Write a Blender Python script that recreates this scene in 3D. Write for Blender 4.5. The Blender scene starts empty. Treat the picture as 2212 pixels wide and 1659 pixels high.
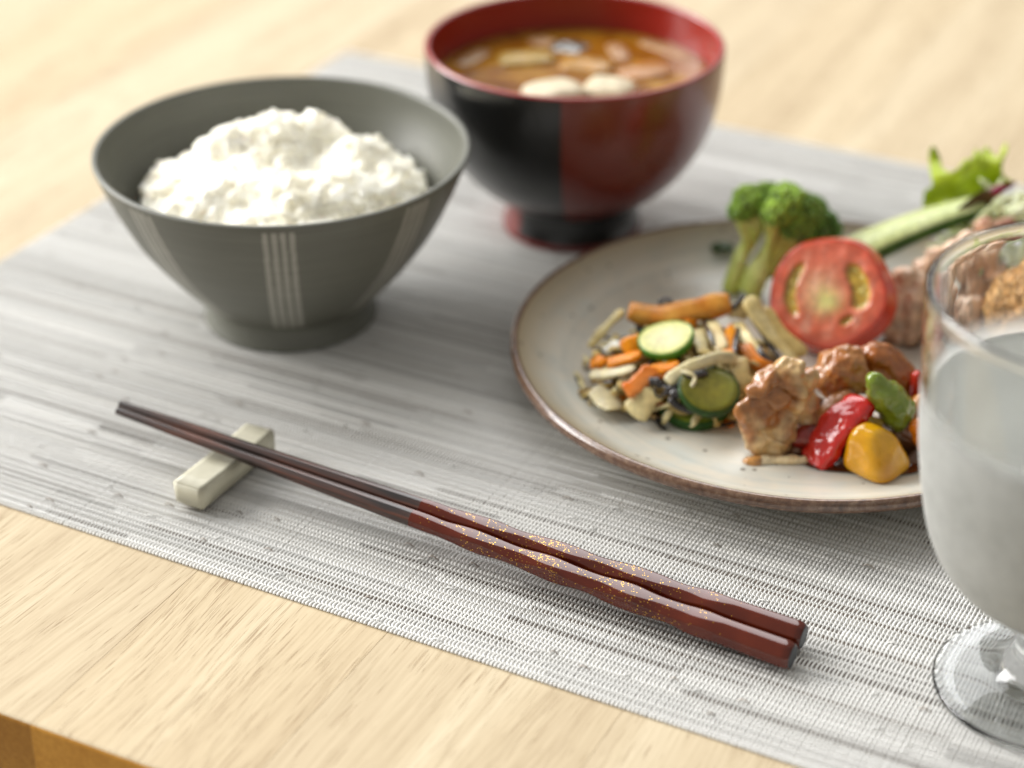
import bpy, bmesh, math, random
import numpy as np
from mathutils import Vector, Matrix, Euler, noise

random.seed(7); rng = np.random.default_rng(7)
scene = bpy.context.scene
col = scene.collection
CM = 0.01
R = math.radians
V = Vector

# ------------------------------------------------------------------ camera, world, lamps, exposure
CAM_H, CAM_P, CAM_F = 32.5, R(30.08), 4500.0        # height (cm), tilt, focal length in px of a 2212 px wide frame
cam_d = bpy.data.cameras.new('camera')
cam = bpy.data.objects.new('camera', cam_d); col.objects.link(cam)
cam.location = (0, 0, CAM_H * CM)
cam.rotation_euler = (R(90) - CAM_P, 0, 0)
cam_d.sensor_width = 36.0
cam_d.lens = 36.0 * CAM_F / 2212.0
cam_d.clip_start = 0.01; cam_d.clip_end = 50
cam_d.dof.use_dof = True
cam_d.dof.focus_distance = 0.551
cam_d.dof.aperture_fstop = 5.9
cam_d.dof.aperture_blades = 0
scene.camera = cam

world = bpy.data.worlds.new('World'); scene.world = world
world.use_nodes = True
bg = world.node_tree.nodes['Background']
bg.inputs['Color'].default_value = (1.0, 0.975, 0.92, 1)
bg.inputs['Strength'].default_value = 0.40

def area(name, loc, target, sx, sy, power, color):
    d = bpy.data.lights.new(name, 'AREA'); d.shape = 'RECTANGLE'; d.size = sx; d.size_y = sy
    d.energy = power; d.color = color
    o = bpy.data.objects.new(name, d); col.objects.link(o)
    o.location = loc
    o.rotation_euler = (V(target) - V(loc)).to_track_quat('-Z', 'Y').to_euler()
    return o
area('window_light', (-0.9, 2.75, 2.35), (0, 0.55, 0), 4.4, 2.1, 128, (0.98, 0.99, 1.0))
area('side_window_light', (-2.9, 1.7, 1.55), (0, 0.55, 0), 2.4, 1.7, 205, (1.0, 0.99, 0.97))

scene.view_settings.view_transform = 'Standard'
scene.view_settings.look = 'None'
scene.view_settings.exposure = 0.12
scene.view_settings.gamma = 1.0
try:
    scene.cycles.max_bounces = 14; scene.cycles.transmission_bounces = 14; scene.cycles.transparent_max_bounces = 12
    scene.cycles.caustics_refractive = True; scene.cycles.caustics_reflective = False
    scene.cycles.sample_clamp_indirect = 6.0
    scene.cycles.use_denoising = True
except Exception:
    pass

# ------------------------------------------------------------------ measuring helpers (cm)
def ray(u, v):
    x = (u - 1106) / CAM_F; y = -(v - 829.5) / CAM_F
    c, s = math.cos(CAM_P), math.sin(CAM_P)
    return V((x, c + y * s, -s + y * c))
def at_z(u, v, z=0.0):
    d = ray(u, v); return V((0, 0, CAM_H)) + d * ((z - CAM_H) / d.z)
def at_y(u, v, Y):
    d = ray(u, v); return V((0, 0, CAM_H)) + d * (Y / d.y)
def px(u, v, Y):
    """size in cm of one picture pixel at that place"""
    p = at_y(u, v, Y) - V((0, 0, CAM_H)); return p.dot(V((0, math.cos(CAM_P), -math.sin(CAM_P)))) / CAM_F

# ------------------------------------------------------------------ object helpers
def tag(o, label=None, cat=None, group=None, kind=None):
    for k, val in (('label', label), ('category', cat), ('group', group), ('kind', kind)):
        if val: o[k] = val
    return o
def thing(name, label, cat, loc=(0, 0, 0), group=None):
    o = bpy.data.objects.new(name, None); col.objects.link(o)
    o.empty_display_size = 0.01
    o.location = V(loc) * CM
    return tag(o, label, cat, group)
def mk(name, verts, faces, mat, parent=None, loc=(0, 0, 0), cols=None, smooth=True, kind=None, sharp=None):
    """one mesh object; verts in cm in world space, stored relative to loc (or to its parent's place)"""
    base = V(loc)
    if parent is not None:
        base = V(parent.location) / CM
        p = parent
        while p.parent is not None:
            p = p.parent; base = base + V(p.location) / CM
    a = (np.asarray(verts, float) - np.array(base)) * CM
    me = bpy.data.meshes.new(name)
    if isinstance(faces, np.ndarray):
        n, k = faces.shape
        me.vertices.add(len(a)); me.vertices.foreach_set('co', a.astype(np.float32).ravel())
        me.loops.add(n * k); me.loops.foreach_set('vertex_index', faces.astype(np.int32).ravel())
        me.polygons.add(n); me.polygons.foreach_set('loop_start', np.arange(0, n * k, k, dtype=np.int32))
        me.update(calc_edges=True)
    else:
        me.from_pydata([tuple(x) for x in a], [], faces)
    me.polygons.foreach_set('use_smooth', np.full(len(me.polygons), smooth))
    if cols is not None:
        at = me.color_attributes.new('Col', 'FLOAT_COLOR', 'POINT')
        c = np.ones((len(a), 4), np.float32); c[:, :3] = cols
        at.data.foreach_set('color', c.ravel())
    me.materials.append(mat)
    me.validate()
    if len(me.polygons) < 60000:                    # all faces look outward
        bmx = bmesh.new(); bmx.from_mesh(me); bmesh.ops.recalc_face_normals(bmx, faces=bmx.faces); bmx.to_mesh(me); bmx.free()
    o = bpy.data.objects.new(name, me); col.objects.link(o)
    if parent is not None:
        o.parent = parent
    else:
        o.location = base * CM
    if kind: o['kind'] = kind
    return o

# ------------------------------------------------------------------ materials
def material(name):
    m = bpy.data.materials.new(name); m.use_nodes = True
    nt = m.node_tree; b = nt.nodes['Principled BSDF']
    return m, nt, b
def setp(b, **k):
    names = {'base': 'Base Color', 'rough': 'Roughness', 'metal': 'Metallic', 'ior': 'IOR', 'trans': 'Transmission Weight',
             'coat': 'Coat Weight', 'coatr': 'Coat Roughness', 'sss': 'Subsurface Weight', 'sssr': 'Subsurface Radius',
             'ssss': 'Subsurface Scale', 'spec': 'Specular IOR Level', 'alpha': 'Alpha', 'sheen': 'Sheen Weight'}
    for kk, val in k.items():
        b.inputs[names[kk]].default_value = (*val, 1) if kk == 'base' else val
def node(nt, t, **k):
    n = nt.nodes.new(t)
    for a, val in k.items(): setattr(n, a, val)
    return n
def noise_node(nt, vec, scale, detail=4, rough=0.5, dist=0):
    n = node(nt, 'ShaderNodeTexNoise'); n.inputs['Scale'].default_value = scale; n.inputs['Detail'].default_value = detail
    n.inputs['Roughness'].default_value = rough; n.inputs['Distortion'].default_value = dist
    if vec is not None: nt.links.new(vec, n.inputs['Vector'])
    return n
def ramp(nt, fac, stops):
    r = node(nt, 'ShaderNodeValToRGB'); nt.links.new(fac, r.inputs[0])
    el = r.color_ramp.elements
    while len(el) < len(stops): el.new(0.5)
    for e, (p, c) in zip(el, stops):
        e.position = p; e.color = (*c, 1) if len(c) == 3 else c
    return r.outputs[0]
def mixc(nt, fac, a, b, mode='MIX'):
    m = node(nt, 'ShaderNodeMix', data_type='RGBA', blend_type=mode)
    for sock, val in ((m.inputs[0], fac), (m.inputs[6], a), (m.inputs[7], b)):
        if isinstance(val, (int, float)): sock.default_value = val
        elif isinstance(val, tuple): sock.default_value = (*val, 1)
        else: nt.links.new(val, sock)
    return m.outputs[2]
def math_n(nt, op, a, b=None, c=None):
    m = node(nt, 'ShaderNodeMath', operation=op)
    for i, val in enumerate((a, b, c)):
        if val is None: continue
        if isinstance(val, (int, float)): m.inputs[i].default_value = val
        else: nt.links.new(val, m.inputs[i])
    return m.outputs[0]
def bump(nt, b, h, strength=0.3, dist=0.0003, chain=None):
    bp = node(nt, 'ShaderNodeBump'); bp.inputs['Strength'].default_value = strength; bp.inputs['Distance'].default_value = dist
    nt.links.new(h, bp.inputs['Height'])
    nt.links.new(bp.outputs[0], b.inputs['Normal'])
    return bp
def objco(nt):
    return node(nt, 'ShaderNodeTexCoord').outputs['Object']

def food(name, rough=0.35, coat=0.0, sss=0.15, radius=(0.004, 0.002, 0.001), nscale=500, namt=0.16, bscale=900, bstr=0.25, bdist=0.0003, spec=0.5):
    """vertex-coloured food, its colour broken up by fine mottling and its surface by fine relief"""
    m, nt, b = material(name)
    a = node(nt, 'ShaderNodeVertexColor', layer_name='Col').outputs[0]
    co = objco(nt)
    n = noise_node(nt, co, nscale, 5, 0.6).outputs[0]
    k = ramp(nt, n, [(0.3, (1 - namt * 1.6,) * 3), (0.7, (1 + namt,) * 3)])
    nt.links.new(mixc(nt, 1.0, a, k, 'MULTIPLY'), b.inputs['Base Color'])
    setp(b, rough=rough, coat=coat, coatr=0.08, sss=sss, sssr=radius, ssss=0.35, spec=spec)
    n2 = noise_node(nt, co, bscale, 4, 0.6).outputs[0]
    bump(nt, b, n2, bstr, bdist)
    return m

M = {}
M['meat'] = food('meat', 0.4, 0.25, 0.2, (0.006, 0.002, 0.001), 420, 0.22, 700, 0.5, 0.0006)
M['chicken'] = food('glazed_chicken', 0.28, 0.5, 0.1, (0.005, 0.002, 0.001), 300, 0.2, 380, 0.45, 0.0006)
M['pepper'] = food('pepper', 0.16, 0.35, 0.05, (0.004, 0.001, 0.0005), 300, 0.08, 260, 0.22, 0.0006)
M['veg'] = food('vegetable', 0.3, 0.08, 0.15, (0.004, 0.003, 0.001), 500, 0.16, 600, 0.3, spec=0.24)
M['dark'] = food('seaweed', 0.25, 0.5, 0.0, nscale=700, namt=0.3)
M['leaf'] = food('leaf', 0.4, 0.1, 0.0, nscale=220, namt=0.15, bscale=300, bstr=0.5, bdist=0.0008)
M['bud'] = food('broccoli_bud', 0.5, 0.15, 0.0, nscale=350, namt=0.3, bscale=1500, bstr=0.4)
M['crumb'] = food('crumb', 0.6, 0.0, 0.15, (0.003, 0.002, 0.001), 380, 0.3, 900, 0.7, 0.0006)
M['rice'] = food('rice', 0.45, 0.0, 0.9, (0.005, 0.0045, 0.0035), nscale=300, namt=0.02, bscale=900, bstr=0.1)
M['rice'].node_tree.nodes['Principled BSDF'].subsurface_method = 'BURLEY'; M['rice'].node_tree.nodes['Principled BSDF'].inputs['Subsurface Scale'].default_value = 1.3
M['tofu'] = food('tofu', 0.5, 0.0, 0.3, (0.004, 0.003, 0.002), 400, 0.06)
M['tomato_skin'] = food('tomato_skin', 0.14, 0.6, 0.15, (0.004, 0.001, 0.0005), 200, 0.06, 150, 0.1)
M['tomato_flesh'] = food('tomato_flesh', 0.28, 0.4, 0.3, (0.005, 0.002, 0.001), 420, 0.16, 500, 0.5, 0.0005)
# translucent thin-leaf light for the lettuce
for nm in ('leaf',):
    nt = M[nm].node_tree; b = nt.nodes['Principled BSDF']; out = nt.nodes['Material Output']
    tr = node(nt, 'ShaderNodeBsdfTranslucent'); nt.links.new(b.inputs['Base Color'].links[0].from_socket, tr.inputs['Color'])
    mx = node(nt, 'ShaderNodeMixShader'); mx.inputs[0].default_value = 0.4
    nt.links.new(b.outputs[0], mx.inputs[1]); nt.links.new(tr.outputs[0], mx.inputs[2]); nt.links.new(mx.outputs[0], out.inputs['Surface'])

def mat_oak(name, end=False):
    m, nt, b = material(name)
    tc = node(nt, 'ShaderNodeTexCoord').outputs['Object']
    oi = node(nt, 'ShaderNodeObjectInfo')
    off = node(nt, 'ShaderNodeVectorMath', operation='SCALE'); off.inputs[0].default_value = (3.7, 9.1, 5.3); nt.links.new(oi.outputs['Random'], off.inputs['Scale'])
    ad = node(nt, 'ShaderNodeVectorMath', operation='ADD'); nt.links.new(tc, ad.inputs[0]); nt.links.new(off.outputs[0], ad.inputs[1])
    def mp(s):
        k = node(nt, 'ShaderNodeMapping'); k.inputs['Scale'].default_value = s; nt.links.new(ad.outputs[0], k.inputs[0]); return k.outputs[0]
    # slow wander so that the lines of the grain bend
    wob = noise_node(nt, mp((14, 5, 14)), 1.0, 2).outputs['Color']
    wv = node(nt, 'ShaderNodeVectorMath', operation='MULTIPLY_ADD'); nt.links.new(wob, wv.inputs[0]); wv.inputs[1].default_value = (0.022, 0, 0); nt.links.new(ad.outputs[0], wv.inputs[2])
    def mpw(s):
        k = node(nt, 'ShaderNodeMapping'); k.inputs['Scale'].default_value = s; nt.links.new(wv.outputs[0], k.inputs[0]); return k.outputs[0]
    broad = noise_node(nt, mpw((60, 4, 60)), 1.0, 4, 0.55).outputs[0]
    fibre = noise_node(nt, mpw((900, 22, 900)), 1.0, 5, 0.65).outputs[0]
    pores = noise_node(nt, mpw((3300, 72, 3300)), 1.0, 2, 0.5).outputs[0]
    region = noise_node(nt, mpw((70, 9, 70)), 1.0, 3, 0.6).outputs[0]
    th = math_n(nt, 'MULTIPLY_ADD', region, -0.34, 0.785)
    pm = math_n(nt, 'SUBTRACT', pores, th)
    pm = math_n(nt, 'MULTIPLY', pm, 16.0)
    pcl = node(nt, 'ShaderNodeClamp'); nt.links.new(pm, pcl.inputs[0]); pcl = pcl.outputs[0]
    if end:
        c = ramp(nt, broad, [(0.3, (0.40, 0.165, 0.016)), (0.7, (0.54, 0.26, 0.04))])
        c = mixc(nt, 0.35, c, ramp(nt, fibre, [(0.35, (0.32, 0.125, 0.012)), (0.65, (0.6, 0.30, 0.05))]))
        c = mixc(nt, 1.0, c, ramp(nt, oi.outputs['Random'], [(0.0, (0.55, 0.52, 0.48)), (1.0, (1.2, 1.2, 1.2))]), 'MULTIPLY')
    else:
        c = ramp(nt, broad, [(0.30, (0.46, 0.365, 0.235)), (0.5, (0.525, 0.43, 0.285)), (0.72, (0.575, 0.485, 0.335))])
        f = ramp(nt, fibre, [(0.3, (0.80, 0.76, 0.70)), (0.6, (1.04, 1.04, 1.04))])
        c = mixc(nt, 0.75, c, f, 'MULTIPLY')
        c = mixc(nt, math_n(nt, 'MULTIPLY', pcl, 0.62), c, (0.24, 0.15, 0.075))
        hue = math_n(nt, 'MULTIPLY', oi.outputs['Random'], 0.5)
        c = mixc(nt, hue, c, mixc(nt, 1.0, c, (0.96, 0.90, 0.80), 'MULTIPLY'))
    nt.links.new(c, b.inputs['Base Color'])
    setp(b, rough=0.5, spec=0.28)
    h = math_n(nt, 'SUBTRACT', math_n(nt, 'MULTIPLY', fibre, 0.3), pcl)
    bump(nt, b, h, 0.35, 0.00025)
    return m
M['oak'] = mat_oak('oak'); M['oak_end'] = mat_oak('oak_end_grain', True)

def mat_yarn(name, rough=0.5):
    m, nt, b = material(name)
    a = node(nt, 'ShaderNodeVertexColor', layer_name='Col').outputs[0]
    nt.links.new(a, b.inputs['Base Color']); setp(b, rough=rough, spec=0.4)
    return m
M['yarn'] = mat_yarn('vinyl_yarn')

def mat_vc(name, rough, coat=0, nscale=300, namt=0.1, bscale=500, bstr=0.1, spec=0.5, rings=None, coatr=0.08):
    m, nt, b = material(name)
    a = node(nt, 'ShaderNodeVertexColor', layer_name='Col').outputs[0]
    co = objco(nt)
    if rings:
        k0 = node(nt, 'ShaderNodeMapping'); k0.inputs['Scale'].default_value = rings; nt.links.new(co, k0.inputs[0]); src = k0.outputs[0]
        n = noise_node(nt, src, 1.0, 4, 0.6).outputs[0]
    else:
        n = noise_node(nt, co, nscale, 5, 0.6).outputs[0]
    k = ramp(nt, n, [(0.3, (1 - namt,) * 3), (0.7, (1 + namt,) * 3)])
    nt.links.new(mixc(nt, 1.0, a, k, 'MULTIPLY'), b.inputs['Base Color'])
    setp(b, rough=rough, coat=coat, coatr=coatr, spec=spec)
    bump(nt, b, n if rings else noise_node(nt, co, bscale, 4).outputs[0], bstr, 0.0003)
    return m
M['bowl_clay'] = mat_vc('grey_stoneware', 0.42, 0.0, rings=(30, 30, 900), namt=0.12, bstr=0.12)
M['lacquer'] = mat_vc('lacquer', 0.28, 0.35, 200, 0.04, 200, 0.03, coatr=0.15)
M['rest_glaze'] = mat_vc('cream_glaze', 0.5, 0.05, 350, 0.05, 420, 0.12)

def mat_plate():
    m, nt, b = material('cream_plate_glaze')
    co = objco(nt)
    sp = node(nt, 'ShaderNodeSeparateXYZ'); nt.links.new(co, sp.inputs[0])
    r = math_n(nt, 'SQRT', math_n(nt, 'ADD', math_n(nt, 'POWER', sp.outputs[0], 2.0), math_n(nt, 'POWER', sp.outputs[1], 2.0)))
    cv = node(nt, 'ShaderNodeCombineXYZ')
    nt.links.new(math_n(nt, 'MULTIPLY', r, 420.0), cv.inputs[0]); nt.links.new(math_n(nt, 'MULTIPLY', sp.outputs[0], 16.0), cv.inputs[1]); nt.links.new(math_n(nt, 'MULTIPLY', sp.outputs[1], 16.0), cv.inputs[2])
    rings = noise_node(nt, cv.outputs[0], 1.0, 3, 0.55).outputs[0]
    big = noise_node(nt, co, 60, 4, 0.6).outputs[0]
    c = ramp(nt, big, [(0.3, (0.48, 0.49, 0.45)), (0.5, (0.60, 0.565, 0.48)), (0.72, (0.55, 0.57, 0.525))])
    c = mixc(nt, 0.7, c, ramp(nt, rings, [(0.3, (0.80, 0.83, 0.84)), (0.5, (1, 1, 1)), (0.7, (1.06, 1.0, 0.94))]), 'MULTIPLY')
    # warm, thinner glaze towards the rim
    edge = node(nt, 'ShaderNodeMapRange'); nt.links.new(r, edge.inputs[0]); edge.inputs[1].default_value = 0.076; edge.inputs[2].default_value = 0.0885
    c = mixc(nt, edge.outputs[0], c, (0.30, 0.235, 0.135))
    vo = node(nt, 'ShaderNodeTexVoronoi'); vo.inputs['Scale'].default_value = 300; nt.links.new(co, vo.inputs['Vector'])
    gate = node(nt, 'ShaderNodeSeparateColor'); nt.links.new(vo.outputs['Color'], gate.inputs[0])
    sz = math_n(nt, 'MULTIPLY', math_n(nt, 'GREATER_THAN', gate.outputs[0], 0.72), math_n(nt, 'MULTIPLY', gate.outputs[1], 0.28))
    spot = math_n(nt, 'LESS_THAN', vo.outputs['Distance'], sz)
    c = mixc(nt, math_n(nt, 'MULTIPLY', spot, 0.75), c, (0.10, 0.075, 0.05))
    nt.links.new(c, b.inputs['Base Color']); setp(b, rough=0.33, spec=0.5)
    bump(nt, b, rings, 0.12, 0.0004)
    return m
M['plate'] = mat_plate()
def mat_rim():
    m, nt, b = material('brown_rim_glaze')
    co = objco(nt)
    n = noise_node(nt, co, 450, 6, 0.7).outputs[0]
    n2 = noise_node(nt, co, 90, 3, 0.6).outputs[0]
    c = ramp(nt, n, [(0.32, (0.035, 0.018, 0.012)), (0.5, (0.12, 0.062, 0.036)), (0.68, (0.26, 0.17, 0.11))])
    c = mixc(nt, math_n(nt, 'MULTIPLY', n2, 0.5), c, (0.18, 0.09, 0.05))
    nt.links.new(c, b.inputs['Base Color']); setp(b, rough=0.24, spec=0.6, coat=0.4)
    bump(nt, b, n, 0.25, 0.0004)
    return m
M['rim'] = mat_rim()

def mat_wood_dark():
    m, nt, b = material('dark_chopstick_wood')
    co = objco(nt)
    k = node(nt, 'ShaderNodeMapping'); k.inputs['Scale'].default_value = (45, 700, 700); nt.links.new(co, k.inputs[0])
    n = noise_node(nt, k.outputs[0], 1.0, 4, 0.6).outputs[0]
    c = ramp(nt, n, [(0.35, (0.012, 0.008, 0.007)), (0.52, (0.045, 0.018, 0.012)), (0.7, (0.12, 0.035, 0.016))])
    nt.links.new(c, b.inputs['Base Color']); setp(b, rough=0.3, spec=0.5, coat=0.25); b.inputs['Coat Roughness'].default_value = 0.2
    return m
M['chop_wood'] = mat_wood_dark()
def mat_chop_red():
    m, nt, b = material('red_lacquer_gold_flecks')
    co = objco(nt)
    sp = node(nt, 'ShaderNodeSeparateXYZ'); nt.links.new(co, sp.inputs[0])
    base = ramp(nt, noise_node(nt, co, 120, 3).outputs[0], [(0.3, (0.062, 0.0075, 0.0028)), (0.7, (0.098, 0.014, 0.0045))])
    vo = node(nt, 'ShaderNodeTexVoronoi'); vo.inputs['Scale'].default_value = 2200; nt.links.new(co, vo.inputs['Vector'])
    gate = node(nt, 'ShaderNodeSeparateColor'); nt.links.new(vo.outputs['Color'], gate.inputs[0])
    cl = noise_node(nt, co, 170, 3, 0.6).outputs[0]
    # thick in the middle of the handle, none near its ends
    a1 = node(nt, 'ShaderNodeMapRange', interpolation_type='SMOOTHSTEP'); nt.links.new(sp.outputs[0], a1.inputs[0]); a1.inputs[1].default_value = 0.014; a1.inputs[2].default_value = 0.045
    a2 = node(nt, 'ShaderNodeMapRange', interpolation_type='SMOOTHSTEP'); nt.links.new(sp.outputs[0], a2.inputs[0]); a2.inputs[1].default_value = 0.116; a2.inputs[2].default_value = 0.085
    dens = math_n(nt, 'MULTIPLY', math_n(nt, 'MULTIPLY', a1.outputs[0], a2.outputs[0]), math_n(nt, 'MULTIPLY_ADD', cl, 2.0, -0.66))
    on = math_n(nt, 'LESS_THAN', gate.outputs[0], dens)
    sz = math_n(nt, 'MULTIPLY_ADD', gate.outputs[1], 0.26, 0.12)
    fl = math_n(nt, 'MULTIPLY', on, math_n(nt, 'LESS_THAN', vo.outputs['Distance'], sz))
    c = mixc(nt, fl, base, (0.75, 0.42, 0.06))
    nt.links.new(c, b.inputs['Base Color']); nt.links.new(math_n(nt, 'MULTIPLY', fl, 0.85), b.inputs['Metallic'])
    setp(b, rough=0.1, coat=0.0, spec=0.5)
    return m
M['chop_red'] = mat_chop_red()
m, nt, b = material('black_end_cap'); setp(b, base=(0.03, 0.035, 0.04), rough=0.5); M['black'] = m

def mat_glass(name, ior=1.45, rough=0.0, base=(0.97, 0.985, 0.98)):
    m, nt, b = material(name); setp(b, base=base, rough=rough, trans=1.0, ior=ior)
    # thin clear glass lets daylight through without a black shadow
    return m
M['glass'] = mat_glass('clear_glass')
m, nt, b = material('cold_cloudy_water'); setp(b, base=(0.95, 0.96, 0.95), rough=0.35, trans=1.0, ior=1.33)
df = node(nt, 'ShaderNodeBsdfTranslucent'); df.inputs[0].default_value = (0.84, 0.84, 0.79, 1)
d2 = node(nt, 'ShaderNodeBsdfDiffuse'); d2.inputs[0].default_value = (0.78, 0.78, 0.73, 1)
mx0 = node(nt, 'ShaderNodeMixShader'); nt.links.new(df.outputs[0], mx0.inputs[1]); nt.links.new(d2.outputs[0], mx0.inputs[2])
mx1 = node(nt, 'ShaderNodeMixShader'); mx1.inputs[0].default_value = 0.66
nt.links.new(b.outputs[0], mx1.inputs[1]); nt.links.new(mx0.outputs[0], mx1.inputs[2]); nt.links.new(mx1.outputs[0], nt.nodes['Material Output'].inputs['Surface'])
M['water'] = m
def mat_frost():
    m, nt, b = material('condensation')
    out = nt.nodes['Material Output']
    setp(b, base=(0.88, 0.885, 0.86), rough=0.55, spec=0.3)
    tr = node(nt, 'ShaderNodeBsdfTranslucent'); tr.inputs[0].default_value = (0.93, 0.935, 0.91, 1)
    tp = node(nt, 'ShaderNodeBsdfTransparent')
    m1 = node(nt, 'ShaderNodeMixShader'); m1.inputs[0].default_value = 0.62
    nt.links.new(b.outputs[0], m1.inputs[1]); nt.links.new(tr.outputs[0], m1.inputs[2])
    co = objco(nt)
    n = noise_node(nt, co, 70, 4, 0.55).outputs[0]
    sp = node(nt, 'ShaderNodeSeparateXYZ'); nt.links.new(co, sp.inputs[0])
    top = node(nt, 'ShaderNodeMapRange', interpolation_type='SMOOTHSTEP'); nt.links.new(sp.outputs[2], top.inputs[0]); top.inputs[1].default_value = 0.078; top.inputs[2].default_value = 0.088
    bot = node(nt, 'ShaderNodeMapRange', interpolation_type='SMOOTHSTEP'); nt.links.new(sp.outputs[2], bot.inputs[0]); bot.inputs[1].default_value = 0.026; bot.inputs[2].default_value = 0.036
    cov = math_n(nt, 'MULTIPLY_ADD', n, 0.75, 0.36)
    cov = math_n(nt, 'MULTIPLY', cov, math_n(nt, 'SUBTRACT', 1.0, top.outputs[0]))
    cov = math_n(nt, 'MULTIPLY', cov, bot.outputs[0])
    m2 = node(nt, 'ShaderNodeMixShader'); nt.links.new(cov, m2.inputs[0])
    nt.links.new(tp.outputs[0], m2.inputs[1]); nt.links.new(m1.outputs[0], m2.inputs[2]); nt.links.new(m2.outputs[0], out.inputs['Surface'])
    return m
M['frost'] = mat_frost()
def mat_soup():
    m, nt, b = material('miso_broth')
    co = objco(nt)
    n = noise_node(nt, co, 55, 5, 0.65, 1.2).outputs[0]
    c = ramp(nt, n, [(0.3, (0.11, 0.025, 0.002)), (0.48, (0.24, 0.09, 0.005)), (0.7, (0.40, 0.21, 0.025))])
    nt.links.new(c, b.inputs['Base Color']); setp(b, rough=0.09, spec=0.5, sss=0.1)
    bump(nt, b, noise_node(nt, co, 60, 3).outputs[0], 0.25, 0.001)
    return m
M['soup'] = mat_soup()
m, nt, b = material('sauce'); setp(b, base=(0.075, 0.022, 0.008), rough=0.12, coat=0.4); M['sauce'] = m

# ------------------------------------------------------------------ shape helpers
def lathe(profile, seg=128, center=(0, 0), close=False):
    """profile [(r,z)...] in cm turned about a vertical axis"""
    n = len(profile); ang = np.linspace(0, 2 * np.pi, seg, endpoint=False)
    vs = []
    for r, z in profile:
        vs.append(np.c_[center[0] + r * np.cos(ang), center[1] + r * np.sin(ang), np.full(seg, z)])
    vs = np.concatenate(vs)
    i = np.arange(n if close else n - 1)[:, None]; j = np.arange(seg)[None, :]
    i2 = (i + 1) % n; j2 = (j + 1) % seg
    f = np.stack([i * seg + j, i * seg + j2, i2 * seg + j2, i2 * seg + j], -1).reshape(-1, 4)
    return vs, f
def smooth_profile(pts, n=8):
    """Catmull-Rom through profile points"""
    P = [V((*p, 0)) for p in pts]; out = []
    for k in range(len(P) - 1):
        p0 = P[max(k - 1, 0)]; p1 = P[k]; p2 = P[k + 1]; p3 = P[min(k + 2, len(P) - 1)]
        for t in np.linspace(0, 1, n, endpoint=False):
            q = 0.5 * ((2 * p1) + (p2 - p0) * t + (2 * p0 - 5 * p1 + 4 * p2 - p3) * t * t + (3 * p1 - p0 - 3 * p2 + p3) * t ** 3)
            out.append((max(q.x, 0.0005), q.y))
    out.append((P[-1].x, P[-1].y)); return out
def catmull(P, n=8):
    out = []
    for k in range(len(P) - 1):
        p0 = P[max(k - 1, 0)]; p1 = P[k]; p2 = P[k + 1]; p3 = P[min(k + 2, len(P) - 1)]
        for t in np.linspace(0, 1, n, endpoint=False):
            out.append(0.5 * ((2 * p1) + (p2 - p0) * t + (2 * p0 - 5 * p1 + 4 * p2 - p3) * t * t + (3 * p1 - p0 - 3 * p2 + p3) * t ** 3))
    out.append(P[-1].copy()); return out
def strip(path, w, t, up=V((0, 0, 1)), sides=10, taper=0.25, n=7, power=2.6, wob=0.08, twist=0.0, bevel_end=False):
    """a strip of food along a path: rounded-rectangle section w wide, t thick, facing 'up'"""
    P = catmull([V(p) for p in path], n); L = len(P)
    vs = []; sd = random.random() * 50
    for i, p in enumerate(P):
        d = (P[min(i + 1, L - 1)] - P[max(i - 1, 0)]).normalized()
        s = d.cross(up)
        if s.length < 1e-4: s = V((1, 0, 0))
        s.normalize(); u = s.cross(d).normalized()
        if twist:
            q = Matrix.Rotation(twist * i / L, 3, d); s = q @ s; u = q @ u
        f = i / (L - 1)
        k = min(1.0, taper + (1 - taper) * (min(f, 1 - f) / 0.12) ** 0.6) if taper < 1 else 1.0
        k *= 1 + wob * noise.noise(V((f * 4, sd, 0)))
        for a in range(sides):
            th = 2 * math.pi * a / sides
            c, sn = math.cos(th), math.sin(th)
            e = 2 / power
            x = math.copysign(abs(c) ** e, c) * w / 2 * k; y = math.copysign(abs(sn) ** e, sn) * t / 2 * k
            vs.append(p + s * x + u * y)
    fs = []
    for i in range(L - 1):
        for a in range(sides):
            b2 = (a + 1) % sides
            fs.append((i * sides + a, i * sides + b2, (i + 1) * sides + b2, (i + 1) * sides + a))
    fs.append(tuple(range(sides))[::-1]); fs.append(tuple((L - 1) * sides + a for a in range(sides)))
    return [tuple(x) for x in vs], fs
ICO = {}
def ico(sub):
    if sub not in ICO:
        bm = bmesh.new(); bmesh.ops.create_icosphere(bm, subdivisions=sub, radius=1)
        ICO[sub] = (np.array([x.co[:] for x in bm.verts]), np.array([[x.index for x in f.verts] for f in bm.faces])); bm.free()
    return ICO[sub]
def join(parts):
    vs, fs, o = [], [], 0
    for a, f in parts:
        a = np.asarray(a); vs.append(a); fs += [tuple(int(i) + o for i in q) for q in f]; o += len(a)
    return np.concatenate(vs), fs
def join_np(parts):
    vs, fs, o = [], [], 0
    for a, f in parts:
        vs.append(a); fs.append(np.asarray(f) + o); o += len(a)
    return np.concatenate(vs), np.concatenate(fs)
def ell(c, r, rot=None, sub=3):
    a, f = ico(sub); a = a * np.array(r)
    if rot is not None: a = a @ np.array(Euler(rot).to_matrix()).T
    return a + np.array(c), f
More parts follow.
